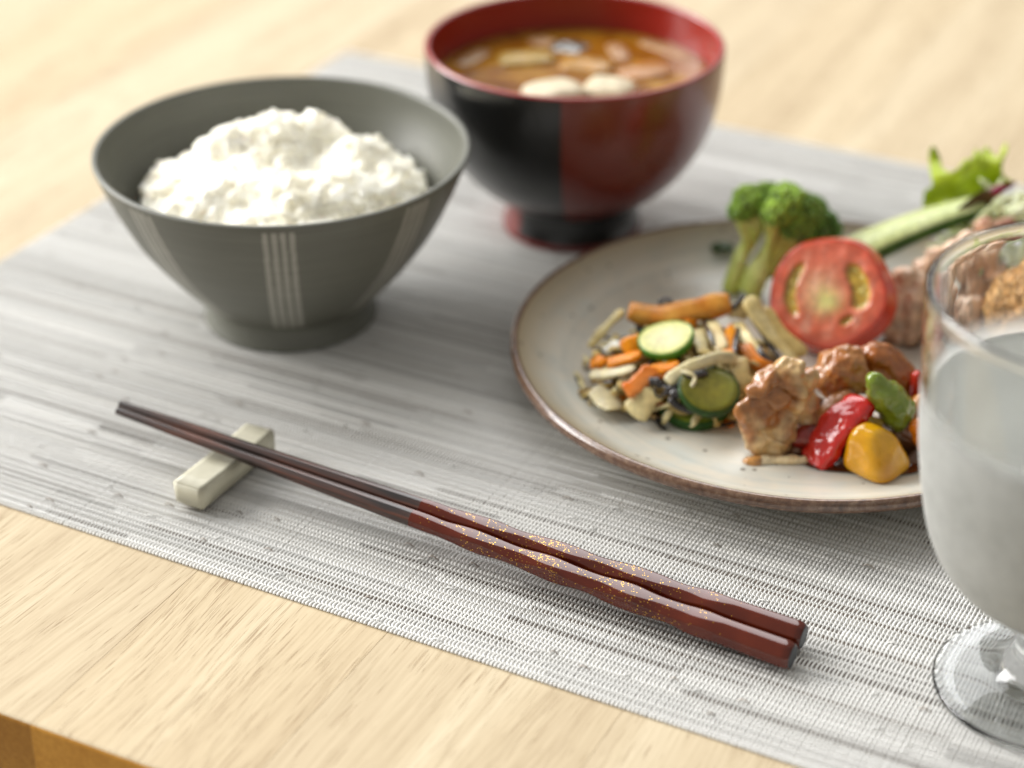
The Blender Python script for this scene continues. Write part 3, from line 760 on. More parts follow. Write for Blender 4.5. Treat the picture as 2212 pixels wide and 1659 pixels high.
# ------------------------------------------------------------------ CHOPSTICKS
def chopstick(E, Rp, L, label, seed):
    d = (Rp - E).normalized(); z = V((0, 0, 1)); s = d.cross(z).normalized(); u = s.cross(d).normalized()
    root = thing('chopstick', label, 'chopstick', E, 'pair of chopsticks')
    HL = 11.2                                        # painted handle
    rs = random.Random(seed); ph = [rs.uniform(0, 6.28) for _ in range(8)]
    def section(x):
        t = x / L
        rad = 0.375 - 0.125 * min(t / 0.52, 1.0) - (0.145 * (t - 0.52) / 0.48 if t > 0.52 else 0)
        dist = []
        for k in range(8):
            w = 0.0
            if 1.9 < x < HL - 0.3:
                env = min(1, (x - 1.9) / 0.9, (HL - 0.3 - x) / 0.6)
                if k in (2, 6): w = -0.15 * env + 0.012 * env * math.sin(2 * math.pi * x / 2.3 + ph[0])
                elif k % 2: w = env * (0.05 + 0.11 * math.sin(2 * math.pi * x / 2.3 + ph[0] + (0 if k in (1, 5) else 0.35)) + 0.02 * math.sin(2 * math.pi * x / 1.25 + ph[k]))
                else: w = 0.02 * env * math.sin(2 * math.pi * x / 1.7 + ph[k])
            dist.append(rad * (1 + (w if x < HL else 0)) * (0.97 if k % 2 else 1.0))
        if x < 0.16: dist = [q * (0.80 + 0.20 * math.sqrt(max(0, x / 0.16))) for q in dist]
        pts = []
        a0 = R(22.5)
        for k in range(8):                          # corner between facets k and k+1, slightly rounded
            t0 = k * math.pi / 4; t1 = (k + 1) * math.pi / 4
            n0 = (math.cos(t0), math.sin(t0)); n1 = (math.cos(t1), math.sin(t1))
            det = n0[0] * n1[1] - n0[1] * n1[0]
            cx = (dist[k] * n1[1] - dist[k + 1 if k < 7 else 0] * n0[1]) / det; cy = (n0[0] * dist[k + 1 if k < 7 else 0] - n1[0] * dist[k]) / det
            rr = rad * 0.11
            tx0 = (-n0[1], n0[0]); tx1 = (-n1[1], n1[0])
            pA = (cx - tx0[0] * rr, cy - tx0[1] * rr); pB = (cx + tx1[0] * rr, cy + tx1[1] * rr)
            mid = ((pA[0] + pB[0]) / 4 + cx / 2, (pA[1] + pB[1]) / 4 + cy / 2)
            pts += [pA, mid, pB]
        return pts
    def skin(x0, x1, n, caps):
        xs = list(np.linspace(x0, x1, n))
        if x0 == 0: xs = [0, 0.015, 0.04, 0.08, 0.12, 0.16] + [q for q in xs if q > 0.2]
        vs = []
        for x_ in xs:
            for (cx, cy) in section(x_): vs.append((x_, cx, cy))
        fs = []; m_ = 24
        for i in range(len(xs) - 1):
            for k in range(m_):
                k2 = (k + 1) % m_; fs.append((i * m_ + k, i * m_ + k2, (i + 1) * m_ + k2, (i + 1) * m_ + k))
        if caps: 
            i0 = (len(xs) - 1) * m_; fs.append(tuple(i0 + k for k in range(m_)))
        return vs, fs
    B = Matrix((d, s, u)).transposed().to_4x4()
    root.matrix_world = Matrix.Translation(E * CM) @ B
    def part(name, vs, fs, mat):
        me = bpy.data.meshes.new(name); me.from_pydata([(x_ * CM, y_ * CM, z_ * CM) for x_, y_, z_ in vs], [], fs)
        me.polygons.foreach_set('use_smooth', np.ones(len(me.polygons), bool)); me.materials.append(mat)
        bmx = bmesh.new(); bmx.from_mesh(me); bmesh.ops.recalc_face_normals(bmx, faces=bmx.faces)
        for q in bmx.faces:
            if len(q.verts) > 4:
                q.smooth = False
                for e in q.edges: e.smooth = False
        bmx.to_mesh(me); bmx.free()
        o = bpy.data.objects.new(name, me); col.objects.link(o); o.parent = root; return o
    vs, fs = skin(0, HL, 170, False); part('lacquer_handle', vs, fs, M['chop_red'])
    vs, fs = skin(HL + 0.001, L, 60, True)
    vs = [(x_, y_ * (0.985 if x_ < HL + 0.3 else 1), z_ * (0.985 if x_ < HL + 0.3 else 1)) for x_, y_, z_ in vs]
    part('wooden_tip', vs, fs, M['chop_wood'])
    c0 = section(0)
    vs = [(-0.012, cx * 0.97, cy * 0.97) for cx, cy in c0] + [(0.004, cx * 1.0, cy * 1.0) for cx, cy in c0]
    fs = [tuple(range(24))[::-1]] + [(k, (k + 1) % 24, 24 + (k + 1) % 24, 24 + k) for k in range(24)]
    o = part('end_cap', vs, fs, M['black'])
    return root
chopstick(at_z(1712, 1419, 0.385), at_z(508, 980, 1.13), 21.35, 'front chopstick of the pair, red lacquer handle nearer the table edge', 3)
chopstick(at_z(1736, 1376, 0.385), at_z(512, 959, 1.13), 21.45, 'rear chopstick of the pair, red lacquer handle nearer the plate', 4)

# ------------------------------------------------------------------ GLASS
GC = (13.24, 41.05)
gl = thing('stemmed_glass', 'stemmed water glass fogged with condensation, in front of the plate', 'glass', (GC[0], GC[1], 0))
go = smooth_profile([(3.975, 10.93), (3.98, 10.85), (3.945, 10.7), (3.93, 10.0), (3.86, 8.6), (3.76, 7.0), (3.55, 5.6), (3.32, 4.6), (2.95, 3.8), (2.4, 3.15), (1.75, 2.6), (1.15, 2.28)], 9)
gi = smooth_profile([(0.01, 2.62), (0.9, 2.72), (1.7, 3.0), (2.3, 3.45), (2.8, 4.0), (3.16, 4.75), (3.39, 5.7), (3.6, 7.0), (3.70, 8.6), (3.77, 10.0), (3.785, 10.7), (3.775, 10.85), (3.785, 10.93)], 9)
stem = smooth_profile([(1.15, 2.28), (0.95, 2.05), (0.88, 1.7), (0.92, 1.15), (1.1, 0.72)], 6)
footp = smooth_profile([(1.1, 0.72), (1.5, 0.42), (2.1, 0.27), (2.55, 0.22), (2.71, 0.18), (2.76, 0.10), (2.7, 0.03), (2.5, 0.01), (1.2, 0.06), (0.01, 0.08)], 6)
rimtop = [(3.81, 10.98), (3.85, 11.01), (3.90, 11.015), (3.945, 10.985)]
full = gi + rimtop + go
a, f = lathe(full + stem[1:] + footp[1:], 160, GC)
nfull = (len(full) - 1) * 160; nstem = nfull + (len(stem) - 1) * 160
mk('glass_body', a, f, M['glass'], gl)
fro = [(r + 0.012, z) for r, z in go if z < 8.95]
a, f = lathe(fro, 160, GC); mk('condensation', a, f, M['frost'], gl)
WZ = 8.1
wp = [(r + 0.02, z - 0.02) for r, z in gi if z < WZ - 0.05]
rr = np.interp(WZ, [q[1] for q in gi], [q[0] for q in gi])
wp = [(0.01, wp[0][1])] + wp[1:] + [(rr + 0.02, WZ), (rr - 0.08, WZ - 0.03), (rr - 0.25, WZ - 0.05), (0.01, WZ - 0.05)]
a, f = lathe(wp, 120, GC)
tag(mk('iced_water', a, f, M['water'], loc=(GC[0], GC[1], 2.6)), 'cold clear water filling the fogged stemmed glass', 'water')

# ------------------------------------------------------------------ SIDE SALAD on the left of the plate
MCN = V((5.3, 54.95, 0.5)); MRD = (3.3, 2.5, 1.75)
def mound(u, v, lift=0.0):
    o = V((0, 0, CAM_H)); d = ray(u, v)
    oo = V(((o.x - MCN.x) / MRD[0], (o.y - MCN.y) / MRD[1], (o.z - MCN.z) / MRD[2])); dd = V((d.x / MRD[0], d.y / MRD[1], d.z / MRD[2]))
    A_ = dd.dot(dd); B_ = 2 * oo.dot(dd); C_ = oo.dot(oo) - 1; D_ = B_ * B_ - 4 * A_ * C_
    if D_ > 0:
        p = o + d * ((-B_ - math.sqrt(D_)) / (2 * A_))
        if p.z > 0.62:
            return p - d.normalized() * lift
    else:
        t = -B_ / (2 * A_); p = o + d * t
        if p.z > 0.62 : return p - d.normalized() * lift
    return hit(u, v) - ray(u, v).normalized() * (0.12 + lift)
def veg(name, label, cat, pts, w, t, c0, c1, mat='veg', lift=0.05, group=None, up=None, **k):
    path = [mound(u, v, lift) for u, v in pts]
    path = [p + V((random.gauss(0, 0.035), random.gauss(0, 0.035), random.gauss(0, 0.04))) for p in path]
    k.setdefault('wob', 0.35); k.setdefault('twist', random.uniform(-0.9, 0.9) if mat != 'dark' else 0)
    if up is None: up = (V((0, -0.5, 0.86)))
    a, f = strip(path, w * (1.25 if mat == 'dark' else 1.28 if cat == 'carrot' else 1.15), t * (1.0 if mat == 'dark' else 0.75), up, **k)
    return tag(mk(name, a, f, M[mat], loc=path[len(path) // 2], cols=varcol(a, c0, c1, 1.6, random.random() * 20)), label, cat, group)
DA, DB = (0.58, 0.44, 0.17), (0.72, 0.62, 0.33)       # daikon, soaked in dressing
OA, OB = (0.70, 0.195, 0.002), (0.80, 0.29, 0.004)      # carrot
BK, BK2 = (0.012, 0.009, 0.008), (0.03, 0.022, 0.02)  # hijiki
# tangled shreds inside the heap: too many and too tangled to tell apart
random.seed(21); parts = []; cs = []
for k in range(330):
    th = random.random() * 6.28; ph = math.acos(random.uniform(0.0, 1)); q = random.uniform(0.5, 0.92)
    c = V((MCN.x + MRD[0] * q * math.sin(ph) * math.cos(th), MCN.y + MRD[1] * q * math.sin(ph) * math.sin(th), max(0.66, MCN.z + MRD[2] * q * math.cos(ph))))
    dr = V((random.gauss(0, 1), random.gauss(0, 1), random.gauss(0, 0.35))).normalized() * random.uniform(0.35, 0.8)
    bend = V((random.gauss(0, 0.15), random.gauss(0, 0.15), random.gauss(0.05, 0.1)))
    P_ = [c - dr, c + bend, c + dr]
    for q_ in P_: q_.z = max(q_.z, 0.66)
    a, f = strip(P_, random.uniform(0.22, 0.46), random.uniform(0.08, 0.16), V((random.gauss(0, 0.5), random.gauss(0, 0.5), 1)).normalized(), sides=8, n=4)
    parts.append((a, f)); kind = random.random()
    cs.append(np.tile(np.array(DA if kind < 0.58 else (0.36, 0.24, 0.09) if kind < 0.76 else OA if kind < 0.86 else BK) * random.uniform(0.85, 1.1), (len(a), 1)))
for k in range(80):
    th = random.random() * 6.28; ph = math.acos(random.uniform(0.05, 1)); hd = random.random() * 6.28; L_ = random.uniform(0.2, 0.55)
    P_ = []
    for q_ in (-1, -0.3, 0.4, 1):
        th2 = th + q_ * L_ * math.cos(hd) * 0.45; ph2 = min(1.5, max(0.02, ph + q_ * L_ * math.sin(hd) * 0.45)); q = 1.0 + random.uniform(-0.02, 0.06)
        P_.append(V((MCN.x + MRD[0] * q * math.sin(ph2) * math.cos(th2), MCN.y + MRD[1] * q * math.sin(ph2) * math.sin(th2), max(0.64, MCN.z + MRD[2] * q * math.cos(ph2)))))
    kind = random.random()
    a, f = strip(P_, random.uniform(0.10, 0.24) * (0.6 if kind > 0.8 else 1), random.uniform(0.06, 0.12), V((random.gauss(0, 0.4), random.gauss(0, 0.4), 1)).normalized(), sides=8, n=4, twist=random.uniform(-1.5, 1.5))
    parts.append((a, f)); cs.append(np.tile(np.array(DB if kind < 0.5 else DA if kind < 0.68 else (0.36, 0.22, 0.07) if kind < 0.8 else BK) * random.uniform(0.8, 1.1), (len(a), 1)))
a, f = join(parts)
tag(mk('shredded_radish', a, f, M['veg'], loc=tuple(MCN), cols=np.concatenate(cs)), 'tangled heap of pale shredded radish salad on the left of the plate', 'salad', kind='stuff')
random.seed(22)
veg('fried_tofu_strip', 'golden brown fried tofu strip lying across the top of the radish salad', 'fried tofu', [(1356, 680), (1420, 688), (1480, 676), (1535, 664), (1582, 650)], 0.62, 0.5, (0.44, 0.135, 0.006), (0.60, 0.30, 0.05), lift=0.4, power=4, taper=0.8, up=V((0, -0.25, 0.97)))
veg('carrot_strip', 'long orange carrot strip under the fried tofu strip', 'carrot', [(1350, 752), (1410, 728), (1460, 714), (1508, 698)], 0.46, 0.24, OA, OB, lift=0.42, group='carrot strips in the salad', power=4, taper=0.7)
veg('carrot_strip', 'bright carrot strip left of the pale cucumber slice', 'carrot', [(1314, 786), (1350, 776), (1388, 766)], 0.34, 0.26, OA, OB, lift=0.25, group='carrot strips in the salad', power=4, taper=0.75)
veg('carrot_strip', 'short carrot end at the far left of the salad', 'carrot', [(1280, 786), (1294, 782), (1310, 778)], 0.28, 0.2, OA, OB, lift=0.2, group='carrot strips in the salad', power=4, taper=0.75)
veg('carrot_strip', 'bent pinkish-orange carrot strip pointing to the front of the salad', 'carrot', [(1352, 854), (1376, 828), (1398, 806), (1410, 794)], 0.42, 0.18, (0.68, 0.16, 0.008), (0.74, 0.27, 0.07), lift=0.35, group='carrot strips in the salad', power=4, taper=0.75)
veg('carrot_strip', 'carrot strip below the pale cucumber slice, behind the bent one', 'carrot', [(1406, 802), (1436, 796), (1468, 786)], 0.3, 0.18, OA, OB, lift=0.22, group='carrot strips in the salad', power=4, taper=0.75)
veg('carrot_strip', 'upright carrot strip among the black seaweed strands', 'carrot', [(1570, 766), (1576, 735), (1584, 698)], 0.28, 0.2, OA, OB, lift=0.3, group='carrot strips in the salad', power=4, taper=0.75)
veg('carrot_strip', 'carrot strip sloping down to the right beside the chicken', 'carrot', [(1606, 742), (1630, 775), (1660, 800), (1692, 818)], 0.34, 0.2, (0.50, 0.15, 0.01), OA, lift=0.22, group='carrot strips in the salad', power=4, taper=0.7)
W = 'radish strips on top of the salad'
veg('radish_strip', 'long pale radish strip reaching right over the dark cucumber slices', 'radish', [(1440, 828), (1472, 800), (1510, 784), (1556, 778), (1594, 778)], 0.36, 0.22, DB, (0.62, 0.55, 0.35), lift=0.42, group=W, power=3, taper=0.5)
veg('radish_strip', 'wide curved radish strip leaning on the tomato half', 'radish', [(1620, 640), (1640, 680), (1668, 730), (1708, 776), (1730, 800)], 0.46, 0.2, DA, DB, lift=0.35, group=W, power=3)
veg('radish_strip', 'radish strip hanging down right of the carrot, in front of the chicken', 'radish', [(1596, 770), (1606, 806), (1620, 840)], 0.5, 0.25, (0.5, 0.36, 0.15), DA, lift=0.2, group=W, power=3)
veg('radish_strip', 'upright radish strip right of the pale cucumber slice', 'radish', [(1502, 712), (1514, 740), (1528, 768)], 0.42, 0.2, DA, DB, lift=0.25, group=W, power=3)
veg('radish_strip', 'second upright radish strip, between two black strands', 'radish', [(1536, 690), (1546, 722), (1560, 760)], 0.4, 0.2, (0.5, 0.38, 0.18), DB, lift=0.25, group=W, power=3)
veg('radish_strip', 'radish strip between the wide curved one and the sloping carrot', 'radish', [(1586, 700), (1612, 738), (1646, 784)], 0.4, 0.2, DA, DB, lift=0.25, group=W, power=3)
veg('radish_strip', 'amber radish strip above the pale chicken piece, under the tomato', 'radish', [(1650, 668), (1690, 722), (1742, 768)], 0.44, 0.2, (0.52, 0.36, 0.12), DA, lift=0.2, group=W, power=3)
veg('radish_strip', 'thin radish strip along the upper left of the heap', 'radish', [(1276, 752), (1310, 710), (1348, 668)], 0.26, 0.16, DA, DB, lift=0.12, group=W)
veg('radish_strip', 'pale radish strip under the left carrot strips', 'radish', [(1278, 812), (1320, 806), (1372, 794)], 0.36, 0.2, DB, (0.68, 0.62, 0.45), lift=0.14, group=W)
veg('radish_strip', 'wide limp radish slice at the front left of the heap', 'radish', [(1286, 838), (1308, 862), (1332, 888)], 0.74, 0.14, DB, (0.70, 0.62, 0.42), lift=0.2, group=W, power=2.6)
veg('radish_strip', 'wide yellowish radish slice at the front, right of the limp one', 'radish', [(1408, 842), (1386, 866), (1366, 896)], 0.70, 0.16, (0.60, 0.47, 0.22), DB, lift=0.2, group=W, power=2.6)
veg('radish_strip', 'small white radish piece beside the black strand at the left', 'radish', [(1312, 762), (1326, 748), (1342, 742)], 0.34, 0.2, (0.70, 0.68, 0.60), (0.74, 0.72, 0.64), lift=0.22, group=W)
veg('radish_strip', 'radish strip at the upper right of the heap, above the carrot', 'radish', [(1570, 676), (1600, 664), (1622, 668)], 0.5, 0.2, DA, DB, lift=0.25, group=W, power=3)
veg('radish_strip', 'small curled radish strip on the dark cucumber slices', 'radish', [(1470, 806), (1492, 808), (1500, 822), (1492, 838), (1476, 842)], 0.1, 0.1, DB, (0.7, 0.64, 0.48), lift=0.5, group=W)
HG = 'black seaweed strands in the salad'
for lab, pts, w in (
    ('black strand curling round the white radish piece', [(1302, 772), (1306, 752), (1336, 734), (1376, 724)], 0.1),
    ('black strand hooked over the fried tofu strip', [(1518, 668), (1520, 690), (1530, 720), (1545, 745)], 0.12),
    ('black strand behind the right end of the fried tofu strip', [(1576, 668), (1598, 648), (1612, 640)], 0.14),
    ('long black strand along the edge of the wide radish strip', [(1614, 640), (1626, 690), (1656, 740), (1690, 784)], 0.13),
    ('black strand left of the wide radish strip', [(1598, 700), (1622, 740), (1660, 782), (1700, 806)], 0.16),
    ('black strand right of the upright carrot', [(1598, 708), (1590, 740), (1582, 768)], 0.14),
    ('short black strand at the back of the heap', [(1424, 656), (1436, 652), (1450, 654)], 0.12),
    ('second short black strand at the back, left of the tofu end', [(1480, 664), (1492, 654), (1502, 650)], 0.13),
    ('black clump at the tip of the bent carrot strip', [(1404, 826), (1418, 826), (1432, 836)], 0.22),
    ('thin black loop below the bent carrot strip', [(1412, 838), (1420, 856), (1434, 858), (1440, 840), (1430, 830)], 0.06),
    ('black strand between the long radish strip and the cucumber', [(1436, 852), (1462, 832), (1490, 816), (1530, 804)], 0.2),
    ('black strand on top of the lower cucumber slice', [(1442, 862), (1470, 880), (1510, 892)], 0.22),
    ('black strand along the back of the dark cucumber slices', [(1444, 846), (1480, 856), (1500, 858)], 0.2),
    ('black strand between the upright radish strips', [(1530, 680), (1542, 706), (1556, 735)], 0.12),
    ('tiny black strand on the pale radish at the left', [(1304, 826), (1314, 822), (1324, 820)], 0.07)):
    veg('seaweed_strand', lab, 'seaweed', pts, w, w * 0.8, BK, BK2, 'dark', lift=0.38, group=HG)
def slice_(name, label, c, nrm, rad, th, cs_, cf, ccore, group, cut=None):
    """a round slice: flesh disc (with a paler seed centre) and a ring of peel"""
    root = thing(name, label, 'cucumber', c, group)
    q = V((0, 0, 1)).rotation_difference(nrm.normalized()).to_matrix()
    sg = 64; prof = [(0.01, th / 2), (rad * .3, th / 2), (rad * .55, th / 2), (rad * .75, th / 2), (rad * .93, th / 2 - .005), (rad * .95, th / 2 - .03), (rad * .95, -th / 2), (0.01, -th / 2)]
    a, f = lathe(prof[::-1], sg); rr_ = np.hypot(a[:, 0], a[:, 1]) / rad
    if cut is not None: a[:, 1] = np.maximum(a[:, 1], cut * rad)
    a[:, 2] += 0.10 * (a[:, 0] / rad) ** 2
    cc = lerp(ccore, cf, (rr_ - .45) * 5); cc = cc * (1 + 0.04 * np.sin(np.arctan2(a[:, 1], a[:, 0]) * 6))[:, None] if True else cc
    A = a @ np.array(q).T + np.array(c); mk('flesh', A, f, M['veg'], root, cols=cc)
    prof = [(rad * .93, th / 2), (rad * .985, th / 2 - .01), (rad, th / 2 - .04), (rad, -th / 2 + .04), (rad * .985, -th / 2 + .01), (rad * .93, -th / 2)]
    a, f = lathe(prof[::-1], sg)
    if cut is not None: a[:, 1] = np.maximum(a[:, 1], cut * rad)
    a[:, 2] += 0.10 * (a[:, 0] / rad) ** 2
    A = a @ np.array(q).T + np.array(c); mk('peel', A, f, M['veg'], root, cols=varcol(A, cs_, np.array(cs_) * 1.6, 4, 2))
    return root
CG = 'cucumber slices in the salad'
c = mound(1440, 736, 0.34); slice_('cucumber_slice', 'pale green cucumber slice lying in the middle of the salad', c, V((-0.22, -0.12, 0.95)), 0.86, 0.24, (0.05, 0.15, 0.010), (0.56, 0.55, 0.20), (0.62, 0.57, 0.30), CG)
c = mound(1530, 846, 0.32); slice_('cucumber_slice', 'dark olive cucumber slice, upper of the two at the front', c, V((0.10, -0.34, 0.93)), 0.92, 0.26, (0.016, 0.045, 0.006), (0.13, 0.125, 0.010), (0.16, 0.14, 0.012), CG)
c = hit(1500, 892) + V((0, 0, 0.42)); slice_('cucumber_slice', 'dark cucumber slice lowest at the front of the salad', c, V((-0.05, -0.24, 0.96)), 1.16, 0.32, (0.014, 0.05, 0.006), (0.17, 0.21, 0.025), (0.2, 0.22, 0.035), CG)

# ------------------------------------------------------------------ BROCCOLI
B0 = hit(1572, 634); BY = B0.y + 0.1
br = thing('broccoli_floret', 'green broccoli floret standing behind the tomato half', 'broccoli', (B0.x + 0.5, BY, 0.55))
def stem_part(pts, rads, c0, c1, Y0):
    P_ = catmull([at_y(u, v, Y0 + dy) for u, v, dy in pts], 6); L_ = len(P_)
    rr_ = np.interp(np.linspace(0, 1, L_), np.linspace(0, 1, len(rads)), rads) * 1.05
    vs, fs = [], []
    for i, p in enumerate(P_):
        d = (P_[min(i + 1, L_ - 1)] - P_[max(i - 1, 0)]).normalized(); s = d.cross(V((0, 1, 0))).normalized(); u_ = s.cross(d)
        for k in range(14):
            t = 2 * math.pi * k / 14; w = rr_[i] * (1 + 0.10 * math.sin(3 * t + i * 0.2) + 0.14 * noise.noise(V((t * 1.5, i * 0.22, pts[0][0]))))
            vs.append(p + s * math.cos(t) * w + u_ * math.sin(t) * w)
    for i in range(L_ - 1):
        for k in range(14):
            k2 = (k + 1) % 14; fs.append((i * 14 + k, (i + 1) * 14 + k, (i + 1) * 14 + k2, i * 14 + k2))
    fs.append(tuple(range(14))); fs.append(tuple((L_ - 1) * 14 + k for k in range(14))[::-1])
    a = np.array([tuple(q) for q in vs]); mk('stalk', a, fs, M['veg'], br, cols=varcol(a, c0, c1, 1.2, 3))
SA, SB = (0.48, 0.56, 0.09), (0.68, 0.74, 0.28)
stem_part([(1580, 628, 0), (1600, 560, 0.2), (1632, 500, 0.3), (1632, 462, 0.3)], [0.30, 0.24, 0.22, 0.3], SA, SB, BY)
stem_part([(1618, 632, -0.3), (1650, 570, -0.1), (1692, 520, 0), (1716, 480, 0.1)], [0.42, 0.36, 0.38, 0.5], SA, SB, BY)
stem_part([(1640, 600, -0.2), (1700, 560, 0.1), (1752, 520, 0.2)], [0.25, 0.25, 0.3], (0.28, 0.33, 0.03), SA, BY)
stem_part([(1600, 566, 0.0), (1612, 520, -0.1), (1600, 470, -0.1)], [0.14, 0.12, 0.2], SA, SB, BY)
stem_part([(1650, 575, -0.2), (1664, 520, -0.35), (1668, 478, -0.35)], [0.16, 0.15, 0.26], SA, SB, BY)
stem_part([(1690, 522, -0.1), (1740, 505, -0.2), (1762, 492, -0.1)], [0.18, 0.16, 0.24], SA, SB, BY)
stem_part([(1612, 600, 0.3), (1660, 540, 0.4), (1678, 480, 0.4)], [0.2, 0.2, 0.25], (0.28, 0.33, 0.03), SA, BY)
random.seed(31)
bud_v, bud_f = ico(1)
for (u, v, rpx, dy, dark) in ((1618, 436, 36, 0.2, 0.6), (1655, 428, 34, 0.6, 0.5), (1700, 442, 46, 0.0, 0.6), (1736, 462, 48, 0.0, 0.3), (1768, 500, 50, 0.2, 0.1), (1678, 462, 32, -0.4, 0.75), (1724, 490, 36, -0.4, 0.35), (1598, 456, 24, 0.0, 0.5), (1740, 470, 52, 0.8, 0.2)):  # last value: share of painted lit green, highest on the left clumps
    c = at_y(u, v, BY + dy); k = px(u, v, BY); rad = rpx * k * 0.95
    parts = [ell(c, (rad, rad, rad * 0.9), None, 2)]; nbase = len(parts[0][0])
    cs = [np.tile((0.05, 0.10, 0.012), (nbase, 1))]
    n_b = int(240 * (rad / 0.6) ** 2) + 50
    for j in range(n_b):
        z = 1 - 1.55 * (j + 0.5) / n_b; t = j * 2.39996 + random.uniform(-.2, .2); q = math.sqrt(max(0, 1 - z * z))
        dvec = V((q * math.cos(t), q * math.sin(t), z))
        lump = 1 + 0.22 * noise.noise(dvec * 2.8 + V((u, v, 0)) * 0.1)
        s = random.uniform(0.055, 0.10)
        parts.append((bud_v * np.array((s, s, s)) + np.array(c + dvec * rad * lump), bud_f))
        g = dark * (0.6 + 0.5 * max(z, 0)) + random.uniform(-.1, .1)  # light on the top of the crown painted into the bud colours
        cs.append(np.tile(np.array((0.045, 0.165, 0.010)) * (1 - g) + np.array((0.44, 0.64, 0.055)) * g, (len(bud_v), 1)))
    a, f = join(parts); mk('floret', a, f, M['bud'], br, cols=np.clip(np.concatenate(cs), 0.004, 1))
# small dark leaf scrap on the plate behind it
p = hit(1560, 545); a, f = strip([p + V((-0.35, 0, 0.1)), p + V((0, 0.1, 0.22)), p + V((0.4, 0, 0.1))], 0.5, 0.08, sides=8)
tag(mk('leaf_scrap', a, f, M['leaf'], loc=p, cols=np.tile((0.05, 0.13, 0.02), (len(a), 1))), 'dark green leaf scrap on the plate left of the broccoli', 'leaf')

# ------------------------------------------------------------------ TOMATO HALF
TC = at_y(1787, 632, 57.2)
tk = px(1797, 641, 57.2); TR = 130 * tk
tn = V((-0.40, -0.72, 0.57)).normalized()           # the cut face looks to the camera, a little up and left
tm = thing('tomato_half', 'halved red tomato, cut face to the camera, in front of the broccoli', 'tomato', TC)
tq = V((0, 0, 1)).rotation_difference(tn)
upv = (tq.inverted() @ V((0, 0, 1))); rot0 = math.atan2(upv.y, upv.x) - math.pi / 2
TQ = np.array(tq.to_matrix()) @ np.array(Matrix.Rotation(rot0, 3, 'Z'))
def tplace(a): return a @ TQ.T + np.array(TC)
sx_, sy_ = 1.0, 0.93
prof = [(TR * 1.085 * math.cos(t), -TR * 0.36 - TR * 0.72 * math.sin(t)) for t in np.linspace(-0.40, math.pi / 2 - 0.01, 32)]
prof = [(TR * 0.985, 0.012), (TR * 0.998, -0.02), (TR * 1.01, -TR * 0.06)] + prof[1:]
a, f = lathe(prof[::-1], 96); a[:, 0] *= sx_; a[:, 1] *= sy_
lob = 1 + 0.02 * np.cos(5 * np.arctan2(a[:, 1], a[:, 0])); a[:, :2] *= lob[:, None]
mk('skin', tplace(a), f, M['tomato_skin'], tm, cols=varcol(a, (0.50, 0.030, 0.010), (0.58, 0.06, 0.012), 1.0, 3))
# cut face: wall, hollows for the seeds, core
N_ = 120; vs, cs = [], []
for i in range(46):
    q = i / 45.0
    for j in range(N_):
        t = 2 * math.pi * j / N_; X, Y_ = q * math.cos(t), q * math.sin(t)
        X += 0.05 * noise.noise(V((X * 2.2, Y_ * 2.2, 11))); Y_ += 0.05 * noise.noise(V((X * 2.2, Y_ * 2.2, 17)))
        h = 0.0; c = np.array((0.58, 0.115, 0.05))
        wall = max(0, min(1, (q - 0.78) / 0.06))
        # seed hollows: long crescents that follow the wall, left and right
        hol = 0.0; deg = math.degrees(t)
        for (d0, dw, q0, qw) in ((188, 46, 0.655, 0.105), (26, 44, 0.575, 0.165), (318, 12, 0.62, 0.07)):
            dd = (deg - d0 + 180) % 360 - 180
            e = (dd / dw) ** 4 + ((q - q0 - 0.03 * noise.noise(V((dd * 0.06, d0, 0)))) / qw) ** 2
            hol = max(hol, max(0, min(1, (1.25 - e) / 0.75)))
        h -= 0.06 * TR * hol
        c = c * (1 + 0.10 * noise.noise(V((t * 6, q * 2, 1))))
        c = c * (1 - 0.25 * max(0, Y_)) + np.array((0.62, 0.20, 0.16)) * 0.25 * max(0, Y_); core = math.exp(-(((X + 0.12) ** 2 / 0.15 + (Y_ + 0.02) ** 2 / 0.16) ** 1.3))
        pal = math.exp(-((X - 0.02) ** 2 / 0.05 + (Y_ + 0.16) ** 2 / 0.05))
        strk = max(0, noise.noise(V((X * 7 + 2, Y_ * 2.0, 3)))) * 0.8
        c = c * (1 - core) + np.array((0.66, 0.34, 0.19)) * core
        c = c * (1 - pal) + np.array((0.62, 0.58, 0.19)) * pal
        c = c * (1 - strk) + np.array((0.72, 0.38, 0.26)) * strk
        jelly = np.array((0.46, 0.30, 0.035)) * (1 + 0.45 * noise.noise(V((X * 9, Y_ * 9, 2))))
        c = c * (1 - hol) + jelly * hol
        if q > 0.80:
            k_ = min(1, (q - 0.80) / 0.1); c = c * (1 - k_) + np.array((0.56, 0.10, 0.05)) * k_
        if q > 0.965: c = np.array((0.52, 0.035, 0.012))
        X, Y_ = q * math.cos(t), q * math.sin(t)
        h += 0.03 * noise.noise(V((X * 4, Y_ * 4, 5)))
        if q > 0.95: h -= 0.02 * (q - 0.95) / 0.05
        lb = 1 + 0.02 * math.cos(5 * t)
        vs.append((X * TR * 0.985 * sx_ * lb, Y_ * TR * 0.985 * sy_ * lb, h + 0.02)); cs.append(c)
fs = []
for i in range(45):
    for j in range(N_):
        j2 = (j + 1) % N_; fs.append((i * N_ + j, (i + 1) * N_ + j, (i + 1) * N_ + j2, i * N_ + j2))
mk('flesh', tplace(np.array(vs)), fs, M['tomato_flesh'], tm, cols=np.array(cs))
random.seed(5); sv, sf = ico(2)
